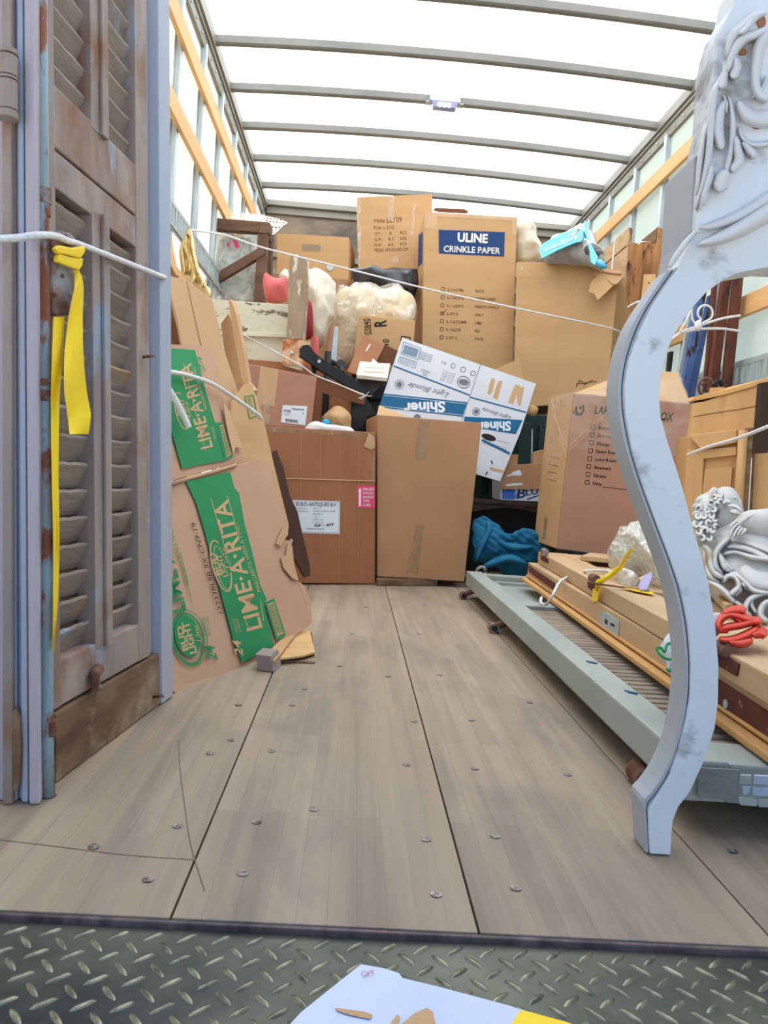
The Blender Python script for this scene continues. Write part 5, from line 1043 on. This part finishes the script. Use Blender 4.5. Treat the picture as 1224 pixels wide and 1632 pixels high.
# bubble wrap
bz = az(1010, 930, .22); bwy = bz.y
bwp = PL((1010, 925, bwy), (1060, 930, bwy-.05), (1010, 860, bwy+.12))
M['bubble'] = film('bubble_wrap', (238, 234, 218), .85, .15, 70, 1.0, True)
bw = tag(build('bubble_wrap', inflate([(984, 856), (990, 853), (1010, 852), (1035, 848), (1055, 850), (1080, 880), (1095, 930), (1080, 948), (1062, 945), (1040, 930), (1020, 915), (1000, 915), (984, 900), (988, 880)], shift(bwp, -.03), .10, .03, 13, 12, 70, 21), M['bubble'], smooth=True), 'wad of clear bubble wrap on the upper door, left of the painted leg', 'bubble wrap')
build('loose_end', inflate([(984, 918), (1000, 912), (1020, 920), (1018, 935), (1000, 940), (986, 932)], shift(bwp, .0), .03, .012, 20, 7, 30, 22), M['bubble'], bw, smooth=True)
tag(build('plastic_clip', MB().prism(face(bwp, [(1018, 937), (1028, 920), (1040, 914), (1040, 925), (1032, 943), (1020, 944)], .09), bwp[1]*.008), flat('lilac_plastic', (168, 160, 196), .3), bevel=.002), 'pale lilac plastic tab at the foot of the bubble wrap', 'tab')

# ================================================================ PLASTER FIGURE (reclining putto relief) at the right
M['plaster'] = pm('grey_white_plaster', (184, 182, 180), (204, 200, 192), (10, 10, 10), det=5, rough=.7, bump=.25, bs=60, c3=(160, 142, 118), t3=.66, w3=.07, s3=(9, 9, 9), c4=(142, 158, 186), t4=.70, w4=.04, s4=(7, 7, 7))
fy_ = az(1200, 985, .217).y
FGp = PL((1150, 980, fy_+.10), (1224, 1000, fy_+.03), (1150, 830, fy_+.38))
def blob(pts, off, dep, amp=.002, sc_=20, sd=0, r=10, n=50, puff=.5): return inflate(pts, shift(FGp, off), dep, amp, sc_, r, n, sd, puff=puff)
fig = tag(build('plaster_figure', blob([(1112, 880), (1135, 862), (1160, 850), (1200, 838), (1260, 830), (1300, 900), (1290, 1005), (1224, 1003), (1190, 985), (1150, 968), (1125, 935), (1112, 905)], -.06, .09, .006, 12, 1, 14, 80), M['plaster'], smooth=True), 'grey plaster relief figure with curly head and raised hand, lying on the pine doors', 'sculpture')
hd = blob([(1136, 806), (1146, 797), (1158, 796), (1168, 797), (1176, 801), (1183, 810), (1187, 822), (1185, 832), (1172, 842), (1160, 855), (1146, 858), (1137, 846), (1132, 826)], -.03, .075, .001, 20, 2, 14, 70)
head = build('head', hd, M['plaster'], fig, smooth=True)
F1 = shift(FGp, .03)
fc = MB()
relief(fc, [(1162, 798), (1167, 793), (1172, 793), (1174, 799)], [2, 4, 4, 2], .03, shift(FGp, .02))      # nose
relief(fc, [(1174, 800), (1178, 797), (1181, 802)], [2, 3, 2], .02, shift(FGp, .01))
relief(fc, [(1160, 807), (1168, 806), (1176, 809), (1182, 815)], [1.4, 3, 3, 1.4], .012, shift(FGp, .052))  # lips
relief(fc, [(1163, 816), (1172, 816), (1180, 820)], [3, 6, 3], .018, shift(FGp, .044))  # chin
relief(fc, [(1152, 803), (1158, 799), (1165, 801)], [2, 3.5, 2], .016, shift(FGp, .046))  # brow
relief(fc, [(1178, 822), (1184, 820), (1188, 824)], [1, 3, 1], .014, shift(FGp, .02))
build('facial_features', fc, M['plaster'], head, smooth=True)
hr = MB(); rd = random.Random(4)
hb_ = blob([(1105, 850), (1104, 825), (1110, 808), (1122, 800), (1134, 795), (1142, 788), (1150, 792), (1152, 806), (1146, 822), (1140, 838), (1138, 856), (1128, 866), (1112, 868)], -.01, .06, .006, 30, 3, 10, 60)
hb_2 = MB()
for i in range(34):
    lx_, ly_ = rd.uniform(1108, 1146), rd.uniform(793, 862)
    if lx_ > 1138 and ly_ > 820: continue
    hb_2.ball(on(shift(FGp, .034), lx_, ly_), .013, .011, .012, 10)
hairo = build('hair', hb_, M['plaster'], fig, smooth=True)
curls = [(1147, 789, 5), (1139, 793, 5), (1133, 800, 6), (1143, 803, 5), (1124, 802, 6), (1115, 810, 6), (1127, 812, 6), (1137, 813, 5), (1133, 821, 6), (1112, 822, 6), (1121, 823, 6), (1109, 835, 6), (1119, 836, 6), (1130, 833, 6), (1139, 828, 4), (1113, 848, 6), (1125, 846, 7), (1135, 845, 5), (1119, 858, 6), (1130, 858, 5), (1148, 798, 4), (1141, 838, 4)]
build('locks', hb_2, M['plaster'], hairo, smooth=True, kind='stuff')
hc = MB()
for x, y, r in curls:
    a0 = rd.uniform(0, 6.3); pth = [(x+r*(1-t*.75)*math.cos(a0+t*5), y+r*(1-t*.75)*math.sin(a0+t*5)) for t in [k/9 for k in range(10)]]
    relief(hc, pth, [1.6, 2.8, 2.8, 2.2], .014, shift(FGp, .048), 16, 7)
build('curls', hc, M['plaster'], hairo, smooth=True, kind='stuff')
arm = build('arm', blob([(1165, 845), (1172, 832), (1186, 825), (1204, 824), (1224, 822), (1290, 820), (1290, 850), (1224, 852), (1205, 852), (1190, 850), (1180, 848), (1172, 852)], .03, .04, .001, 20, 4, 12, 60), M['plaster'], fig, smooth=True)
hn = MB()
for pth in ([(1178, 834), (1170, 840), (1165, 850), (1164, 857)], [(1181, 838), (1174, 845), (1170, 853), (1168, 858)], [(1184, 841), (1178, 848), (1174, 855)], [(1190, 843), (1184, 848), (1180, 853)], [(1176, 830), (1168, 835), (1164, 843)]):
    relief(hn, pth, [3.2, 3, 2.6, 1.4], .022, shift(FGp, .056), 12)
build('fingers', hn, M['plaster'], arm, smooth=True)
dp = MB(); F3 = shift(FGp, .012)
for pth, wd, h in (([(1120, 866), (1130, 880), (1133, 900), (1142, 915), (1158, 922)], [3, 5, 5, 5, 2], .045), ([(1166, 856), (1150, 868), (1140, 885), (1142, 905), (1155, 916)], [3, 4, 4, 4, 2], .05), ([(1124, 870), (1124, 895), (1132, 918), (1150, 930)], [2, 3, 4, 2], .035),
    ([(1158, 862), (1180, 862), (1204, 870), (1240, 885)], [2, 4, 4, 4], .04), ([(1155, 872), (1178, 872), (1204, 880), (1240, 900)], [2, 4, 5, 4], .045), ([(1150, 884), (1172, 880), (1200, 888), (1240, 892)], [2, 3, 4, 4], .05),
    ([(1146, 880), (1150, 892), (1156, 905), (1168, 912)], [2, 4, 4, 2], .055), ([(1154, 892), (1160, 902), (1170, 910)], [2, 3, 2], .06), ([(1160, 912), (1176, 918), (1190, 930), (1204, 942), (1240, 946)], [3, 4, 4, 4, 3], .05),
    ([(1152, 930), (1160, 918), (1172, 920), (1178, 934), (1168, 945), (1160, 950)], [3, 4, 4, 4, 4, 2], .05), ([(1176, 922), (1186, 932), (1194, 940)], [2, 4, 2], .05), ([(1126, 925), (1145, 935), (1160, 948), (1172, 962)], [2, 4, 4, 3], .04),
    ([(1170, 950), (1180, 940), (1176, 930)], [2, 3, 2], .06), ([(1224, 945), (1204, 950), (1192, 960), (1188, 975), (1200, 982)], [3, 4, 4, 4, 2], .045), ([(1200, 950), (1198, 965), (1206, 978)], [2, 3, 2], .05), ([(1240, 955), (1218, 962), (1212, 980), (1224, 992)], [3, 4, 4, 3], .045), ([(1164, 955), (1176, 962), (1186, 970)], [2, 3, 2], .04),
    ([(1180, 905), (1205, 925), (1240, 930)], [8, 12, 12], .05)):
    relief(dp, pth, [x*1.5 for x in wd], h*.75, F3, 18, 9)
build('drapery_folds', dp, M['plaster'], fig, smooth=True)
pst_ = az(1110, 925, .218); 
wst = MB().prism([az(x, y, .219) for x, y in ((1118, 925), (1128, 925), (1170, 972), (1155, 974))], V((0, 0, .014)))
tag(build('wood_strip', wst, M['door'], bevel=.002), 'narrow pine strip beside the plaster figure, running under its base', 'board')
# ================================================================ WORK GLOVES
gz = az(1150, 1030, .218).y
GLp = PL((1060, 1050, gz-.02), (1200, 1030, gz), (1150, 960, gz+.10))
M['gred'] = pm('red_rubber', (206, 62, 46), (222, 78, 58), (9, 9, 9), rough=.5, bump=.1)
M['gknit'] = pm('grey_knit', (196, 196, 202), (210, 210, 214), (60, 60, 60), rough=.9, bump=.6, bs=200)
gv = tag(build('work_glove', inflate([(1050, 1036), (1064, 1015), (1080, 1000), (1110, 984), (1140, 980), (1152, 984), (1150, 1010), (1120, 1024), (1095, 1040), (1084, 1056), (1064, 1058), (1050, 1046)], shift(GLp, .0), .03, .004, 20, 9, 50, 30), M['gknit'], smooth=True), 'grey knit work glove with red rubber palm and green cuff, draped over the pine doors', 'glove')
gr = MB(); G3 = shift(GLp, .012)
for pth, wd in (([(1150, 980), (1163, 974), (1180, 972), (1188, 976)], [3, 5, 6, 4]), ([(1150, 1010), (1145, 995), (1152, 984), (1165, 979), (1185, 984), (1205, 992)], [3, 5, 5, 5, 6, 5]), ([(1146, 1004), (1158, 1000), (1180, 996), (1200, 990), (1215, 992)], [3, 5, 5, 6, 5]),
    ([(1144, 1018), (1165, 1020), (1190, 1012), (1210, 1000)], [3, 5, 6, 5]), ([(1160, 1022), (1180, 1024), (1200, 1020)], [4, 7, 5]), ([(1198, 1012), (1212, 1008), (1222, 1014)], [5, 8, 5]), ([(1165, 982), (1180, 990), (1190, 996)], [3, 4, 3]), ([(1145, 990), (1148, 1003), (1162, 1005)], [4, 4, 3])):
    build('rubber_finger', relief(MB(), pth, [x*1.35 for x in wd], .028, G3, 16, 9), M['gred'], gv, smooth=True)
gq = MB(); gq.tube([on(GLp, x, y, .034) for x, y in [tuple(p)[:2] for p in resamp([(1047, 1034), (1054, 1033), (1059, 1039), (1063, 1028), (1069, 1026), (1075, 1036), (1074, 1048), (1066, 1051), (1054, 1045)], 40, True)]+[(1047, 1034)]], .0022, 8)
build('green_cuff', gq, flat('green_cuff', (30, 130, 70), .7), gv, smooth=True)
gk = inflate([(1060, 1045), (1080, 1040), (1094, 1048), (1090, 1058), (1076, 1067), (1064, 1069), (1062, 1058)], shift(GLp, .01), .02, .002, 20, 7, 40, 31)
g2 = tag(build('work_glove', gk, M['gknit'], smooth=True), 'cuff of a second grey glove with green hem, hanging below the first one', 'glove')
build('green_hem', MB().tube([on(GLp, x, y, .028) for x, y in ((1062, 1066), (1066, 1069), (1078, 1066), (1092, 1055))], .002, 8), flat('green_hem', (30, 130, 70), .7), g2, smooth=True)

# ================================================================ PINE CABINET, CRATE and posts at the right wall
M['pinec'] = pm('orange_pine', (196, 150, 98), (214, 170, 116), (9, 9, 1.6), det=6, rough=.6, bump=.15, bs=26, c3=(176, 120, 76), t3=.64, w3=.08, s3=(8, 8, 1.5))
CBp = VPL((1095, 700, 2.80), (1215, 690, 2.62))
cb = tag(build('pine_cabinet', MB().prism(face(CBp, [(1098, 695), (1258, 688), (1240, 900), (1078, 905)]), V((0, .28, 0))), M['pinec'], bevel=.003), 'stripped pine cabinet with a raised door panel, behind the plaster figure', 'cabinet')
def cbp(pts, off, th, nm, mat='pinec', par=None, bv=.003): return build(nm, MB().prism(face(CBp, pts, off), CBp[1]*th), M[mat], par or cb, bevel=bv)
cbp([(1102, 694), (1178, 686), (1178, 706), (1122, 718)], 0, .03, 'cornice')
cbp([(1096, 716), (1122, 720), (1122, 800), (1118, 880), (1088, 880)], 0, .012, 'stile')
cbp([(1110, 718), (1176, 712), (1176, 726), (1124, 732)], 0, .018, 'door_moulding')
cbp([(1112, 722), (1124, 730), (1117, 880), (1104, 880)], 0, .018, 'door_moulding')
dpn = cbp([(1126, 730), (1175, 726), (1172, 800), (1120, 802)], 0, .004, 'door_panel')
cbp([(1124, 748), (1169, 744), (1165, 788), (1120, 790)], .004, .010, 'raised_field', bv=.004)
build('turned_post', MB().tube([on(CBp, 1185, 686, .03), on(CBp, 1172, 880, .03)], .016, 12), M['pinec'], cb, smooth=True)
cbp([(1191, 684), (1205, 682), (1196, 880), (1178, 880)], .0, .03, 'fluted_stile', 'rot')
build('white_drip', MB().tube([on(CBp, 1198, 730, .031), on(CBp, 1192, 830, .031)], .002, 5), M['paper'], cb)
CRT = VPL((1100, 640, 2.88), (1212, 612, 2.66))
ct = tag(build('wooden_crate', MB().prism(face(CRT, [(1104, 642), (1122, 640), (1217, 607), (1208, 686), (1096, 697)]), V((0, .22, 0))), M['pinec'], bevel=.003), 'pale pine crate with a lid board, on top of the pine cabinet', 'crate')
build('lid_board', MB().prism(face(CRT, [(1100, 640), (1108, 632), (1160, 620), (1224, 602), (1250, 596), (1250, 602), (1160, 628), (1124, 636)], .006), V((0, .25, 0))), M['oakedge'], ct, bevel=.002)
build('lid_cleat', MB().prism(face(CRT, [(1131, 618), (1152, 617), (1155, 623), (1130, 628)], -.05), -CRT[1]*.05), M['oakedge'], ct, bevel=.002)
build('crack_line', MB().tube([on(CRT, x, y, .001) for x, y in ((1106, 664), (1140, 658), (1180, 652), (1210, 646))], .0012, 5), M['kraft_dark'], ct)
tag(build('dark_post', MB().prism(face(VPL((1210, 610, 2.50), (1224, 610, 2.48)), [(1214, 610), (1236, 606), (1224, 722), (1205, 723)]), V((0, .03, 0))), M['darkw'], bevel=.002), 'short dark brown post at the right end of the pine crate', 'post')
# upright poles tied behind the leg
M['rustp'] = pm('rusty_brown_pole', (86, 46, 34), (124, 70, 48), (14, 14, 4), det=6, rough=.75, bump=.4, bs=30, c3=(60, 40, 36), t3=.58, w3=.06, s3=(14, 14, 5))
M['bluep'] = pm('peeling_blue_paint', (62, 88, 140), (84, 108, 156), (10, 10, 4), rough=.7, bump=.3, c3=(60, 34, 30), t3=.60, w3=.02, s3=(18, 18, 8), c4=(170, 178, 190), t4=.68, w4=.02, s4=(14, 14, 6))
def upost(name, tx0, tx1, ty, bx0, bx1, by, y, mat, th, label, cat='post'):
    P = VPL((tx0, ty, y), (tx1+1, ty, y))
    return tag(build(name, MB().prism(face(P, [(tx0, ty), (tx1, ty), (bx1, by), (bx0, by)]), V((0, th, 0))), M[mat], bevel=.002), label, cat)
upost('wall_pole', 1120, 1133, 430, 1082, 1093, 650, 3.28, 'bluep', .03, 'peeling blue board, leftmost of the tall pieces tied behind the leg')
upost('wall_pole', 1099, 1105, 500, 1072, 1078, 640, 3.35, 'galv', .02, 'thin grey-green metal strip left of the peeling blue board')
upost('wall_pole', 1111, 1118, 470, 1080, 1086, 648, 3.42, 'galv', .02, 'pale strip partly behind the peeling blue board')
upost('wall_pole', 1131, 1138, 470, 1096, 1106, 640, 3.30, 'bluep', .03, 'blue post with dark rust blotches, tied right of the blue board')
upost('wall_pole', 1150, 1154, 430, 1118, 1123, 625, 3.26, 'galv', .02, 'thin pale pole between the blotchy blue post and the rusty pole')
upost('wall_pole', 1139, 1146, 430, 1122, 1128, 625, 3.22, 'rustp', .02, 'thin rusty pole, first of the brown ones tied behind the leg')
upost('wall_pole', 1155, 1168, 430, 1130, 1144, 622, 3.18, 'rustp', .03, 'broad rusty brown pole in the middle of the tied group')
upost('wall_pole', 1174, 1188, 415, 1154, 1167, 618, 3.14, 'rustp', .03, 'broad brown pole, rightmost of the tied group, against the pale wall')
upost('wall_pole', 1068, 1074, 560, 1058, 1062, 660, 3.40, 'black', .03, 'dark pole just right of the painted leg, above the moving carton')
scr2 = MB(); c_ = ay(1124, 618, 3.12)
scr2.tube([c_+V((.035*(1-t*.6)*math.cos(t*9), 0, .045*(1-t*.6)*math.sin(t*9))) for t in [k/24 for k in range(25)]], .006, 6)
tag(build('iron_scroll', scr2, M['rust'], smooth=True), 'rusty iron scroll at the foot of the brown poles', 'ironwork')
tag(build('iron_scroll', MB().tube([ay(1136, 616, 3.12), ay(1143, 608, 3.12), ay(1148, 607, 3.12), ay(1150, 616, 3.12)], .008, 8), M['black'], smooth=True), 'small dark iron hook between the two broad brown poles', 'ironwork')
# planks above the big golden carton
PKp = VPL((958, 400, 4.46), (1003, 363, 4.40))
pk = sheetpx('pine_plank', [(955, 405), (1003, 361), (1006, 372), (1000, 400), (999, 420), (992, 470), (955, 470)], PKp, .03, 'door', label='wide pine plank with a broken corner, right of the blue bag', cat='plank')
sheetpx('broken_edge', [(1003, 362), (1008, 364), (1006, 388), (999, 392), (1004, 378)], shift(PKp, .004), .02, 'rot', pk)
build('plank_joint', MB().tube([on(PKp, 960, 425, .001), on(PKp, 998, 392, .001)], .003, 5), M['kraft_dark'], pk)
M['bark'] = pm('rotten_bark_wood', (140, 92, 56), (190, 138, 88), (16, 16, 3), det=6, rough=.85, bump=.8, bs=20, c3=(66, 42, 34), t3=.56, w3=.04, s3=(14, 14, 4))
B1 = VPL((1000, 390, 3.90), (1044, 388, 3.84))
sheetpx('rotten_board', [(1002, 390), (1010, 386), (1018, 389), (1024, 388), (1022, 440), (1016, 500), (1010, 560), (998, 570), (998, 480), (998, 430)], B1, .04, 'bark', label='orange brown rotten board with a ragged top, left one of two beside the pine plank', cat='board')
B2 = VPL((1018, 390, 3.99), (1054, 370, 3.92))
b2 = sheetpx('rotten_board', [(1020, 387), (1032, 384), (1038, 389), (1046, 387), (1048, 361), (1054, 364), (1054, 400), (1050, 440), (1044, 480), (1016, 500)], B2, .03, 'bark', label='broad brown weathered board behind the small yellow pine block', cat='board')
sheetpx('grey_corner', [(1022, 383), (1048, 362), (1045, 386), (1038, 388), (1032, 383)], shift(B2, -.02), .012, 'rot', b2)
sheetpx('pine_block', [(1026, 437), (1045, 437), (1043, 470), (1032, 500), (1020, 490)], VPL((1026, 437, 3.80), (1045, 437, 3.78)), .03, 'pinec', label='small yellow pine block with a nail hole, above the painted leg curve', cat='block')
build('nail_hole', MB().disc(ay(1034, 451, 3.775), (0, -1, 0), .004, .001, 8), M['black'], bpy.data.objects['pine_block'])

# ================================================================ CORDS AND RIBBONS
def cord(name, pts, r, label, n=40, mat='rope', cat='cord', straight=False):
    P = [V(p) for p in pts]; P = P if straight else [V(p) for p in resamp([tuple(p) for p in P], n)]
    return tag(build(name, MB().tube(P, r, 8), M[mat], smooth=True), label, cat, None)
cord('white_string', [ay(-60, 385, .90), ay(0, 381, .93), ay(30, 379, .95), ay(60, 375, .965), on(LPL, 88, 376, .03), on(LPL, 108, 384, .03), on(LPL, 128, 390, .012), on(LPL, 190, 414, .012), on(LPL, 256, 440, .014), on(LPL, 266, 444, -.03)], .0046, 'white cord passing through the rusty lock plate and across the louvered shutter')
cord('white_string', [on(LM, 262, 592, .02), on(LM, 290, 596, .016), on(LM, 335, 610, .014), on(LM, 375, 635, .014), on(LM, 410, 660, .012), on(LM, 416, 668, .0)], .0052, 'white cord slanting across the green upper panel of the lime carton')
cord('white_string', [on(LM, 258, 607, .02), on(LM, 270, 622, .022), on(LM, 285, 648, .024), on(LM, 301, 682, .026)], .0075, 'thick white cord end dangling in front of the green panel')
cord('white_string', [ax(300, 366, XL+.06), ay(360, 375, 3.65), ay(420, 395, 3.60), ay(560, 430, 3.66), ay(700, 465, 3.74), ay(850, 497, 3.84), ay(960, 520, 3.92), ay(990, 530, 3.96), ay(1000, 540, 4.02)], .0045, 'long thin white cord stretched across the cartons from wall to wall')
cord('white_string', [ay(384, 532, 2.9), ay(420, 551, 3.2), ay(480, 583, 3.28), ay(502, 598, 3.36), ay(540, 613, 3.42), ay(582, 631, 3.46)], .003, 'thin cord running down over the chipped beam to the small carton')
tf_ = MB(); e_ = ay(582, 631, 3.46)
for k in range(6): tf_.tube([e_, e_+V((.03*math.cos(k), -.01, .02*math.sin(k*1.3)))], .0015, 4)
build('frayed_end', tf_, M['rope'], bpy.data.objects['white_string.004'], kind='stuff')
cord('white_string', [ay(1096, 725, 2.48), ay(1130, 712, 2.30), ay(1180, 697, 2.12), ay(1260, 665, 1.9)], .0052, 'white cord rising to the right edge, in front of the pine cabinet')
cord('white_string', [az(863, 952, .12), az(862, 960, .113), az(870, 963, .112), az(880, 950, .15), on(sp1, 895, 925, .012), az(925, 913, .19), az(935, 910, .225), az(965, 910, .222), az(990, 916, .222)], .0042, 'white cord with a hooked end hanging over the door edge onto the grey shutter')
cord('white_string', [ay(1062, 547, 3.0), ay(1085, 530, 3.04), ay(1112, 520, 3.06), ay(1150, 508, 3.08), ay(1180, 503, 3.08)], .005, 'white cord of the tied poles, upper strand')
cord('white_string', [ay(1080, 532, 3.05), ay(1112, 525, 3.05), ay(1150, 524, 3.06), ay(1180, 528, 3.06)], .005, 'white cord of the tied poles, lower strand')
cord('white_string', [ay(1084, 528, 3.03), ay(1095, 508, 3.02), ay(1101, 496, 3.02), ay(1104, 510, 3.02), ay(1112, 520, 3.02)], .0045, 'pointed loop of cord left of the knot on the poles')
cord('white_string', [ay(1112, 517, 3.01)] + [ay(1124+12*math.cos(t), 499+12.5*math.sin(t), 3.01) for t in [2.2+k*.6 for k in range(10)]] + [ay(1113, 519, 3.01)], .0045, 'round bow loop of cord above the knot on the poles', 60)
kn = MB().ball(ay(1113, 519, 3.0), .016, .014, .022, 12); kn.noise(.004, 60)
tag(build('cord_knot', kn, M['rope'], smooth=True), 'knot of white cord tying the brown and blue poles', 'knot')
cord('white_string', [ay(1000, 490, 3.74), ay(1012, 483, 3.72), ay(1026, 478, 3.70), ay(1040, 470, 3.68)], .005, 'short cord strand in front of the orange rotten board')
cord('white_string', [ay(981, 376, 4.24), ay(978, 400, 4.24), ay(975, 430, 4.20)], .004, 'thin cord hanging down the wide pine plank')
# yellow ribbons
M['yel'] = pm('yellow_ribbon', (246, 206, 20), (252, 214, 40), (10, 10, 2), rough=.45, bump=.15)
def ribbon(mb, path, widths, pl, off, n=30, wav=.004):
    P = resamp(path, n); rows = []
    for i, p in enumerate(P):
        f = i/(n-1)*(len(widths)-1); a = min(int(f), len(widths)-2); w_ = widths[a]+(widths[a+1]-widths[a])*(f-a)
        rows.append([on(pl, p.x+w_*s_, p.y, off+wav*math.sin(i*.5+s_*2)+.002*abs(s_)) for s_ in (-1, -.4, .2, 1)])
    mb.strip(rows); return mb
yb_ = tag(build('yellow_ribbon', ribbon(MB(), [(122, 430), (126, 455), (121, 500), (118, 560), (120, 620), (126, 660), (126, 692)], [4, 7, 11, 15, 18, 19, 15], LPL, .035), M['yel'], smooth=True), 'bright yellow ribbon tied around the rusty lock plate, two tails hanging', 'ribbon')
yk = MB()
yk.prism(face(LPL, [(81, 396), (88, 391), (110, 395), (129, 392), (130, 402), (122, 412), (100, 406), (86, 404)], .032), hN*.006)
yk.prism(face(LPL, [(85, 410), (88, 404), (108, 410), (127, 412), (125, 424), (120, 431), (100, 424), (85, 418)], .030), hN*.006)
build('ribbon_knot', yk, M['yel'], yb_, bevel=.002, kind='stuff')
build('ribbon_tail', ribbon(MB(), [(94, 505), (92, 560), (88, 640), (88, 760), (90, 860), (89, 940), (87, 1000), (85, 1040)], [9, 9, 7, 5.5, 5, 4, 2.5, 1], LPL, .026, 40, .002), M['yel'], yb_, smooth=True)
RYp = PL((945, 955, 2.2), (1000, 885, 2.2), (950, 940, 2.15))
yy_ = tag(build('yellow_ribbon', MB().tube([on(sp2, 951, 940, .015), on(sp2, 953, 928, .02), az(960, 925, .235), az(975, 915, .25), az(990, 903, .275), az(998, 888, .31), az(1008, 874, .34)], [.005, .007, .007, .007, .006, .005, .002], 6), M['yel'], smooth=True), 'yellow ribbon looped over the upper door and up the bubble wrap', 'ribbon')
build('ribbon_tail', MB().prism(face(sp2, [(946, 938), (957, 938), (953, 959), (944, 959)], .012), sp2[1]*.002), M['yel'], yy_)
build('ribbon_tail', MB().prism([az(x, y, .22) for x, y in ((985, 935), (1010, 938), (1040, 944), (1040, 948), (1010, 942))], V((0, 0, .002))), M['yel'], yy_)
# folded white board and yellow envelope at the bottom edge
zc = .03
cbq = [(600-24, 1536), (640-30, 1542), (636, 1550), (642, 1558), (700, 1572), (812, 1602), (900, 1630), (960, 1650), (930, 1720), (430, 1720), (440, 1655), (480, 1612), (560, 1548)]
cdb = [az(x, y, zc) for x, y in cbq]
wbd = tag(build('white_board_sheet', MB().prism(cdb, V((0, 0, -.006))), pm('soiled_white_card', (196, 204, 226), (206, 212, 232), (9, 9, 9), rough=.7, bump=.05, c3=(190, 168, 158), t3=.70, w3=.03, s3=(7, 12, 7)), bevel=.001), 'white card sheet with torn brown patches, at the bottom edge on the tread plate', 'card')
CP = (V((0, 0, zc)), V((0, 0, 1)))
ink(wbd, CP, 'kraft_tan', [('p', [(532, 1606), (550, 1608), (580, 1612), (594, 1617), (590, 1624), (560, 1618), (540, 1612)]), ('p', [(640, 1632), (660, 1615), (680, 1606), (690, 1612), (696, 1640), (640, 1645)]), ('p', [(622, 1630), (634, 1616), (638, 1622), (632, 1634)])], 'torn_patch')
ink(wbd, CP, flat('red_pencil', (200, 120, 130), .8), [('e', (581, 1551), 5, 4, 0, .8), ('e', (591, 1551), 4, 5, 20, .8), ('l', (578, 1556), (596, 1546), .8)], 'pencil_scribble')
for (a, b) in ((-.03, 0), (.0, 0)): pass
tag(build('yellow_card', MB().prism([az(x, y, zc+.001) for x, y in ((829, 1614), (846, 1617), (900, 1632), (940, 1645), (900, 1700), (800, 1700), (812, 1640))], V((0, 0, .002))), M['yel']), 'yellow card lying on the right part of the white card sheet', 'card')
tag(build('board_batten', MB().bb(.0, .25, .45, .50, -.0075, zc-.007), M['pine'], bevel=.002), 'wooden batten under the white card sheet', 'board')
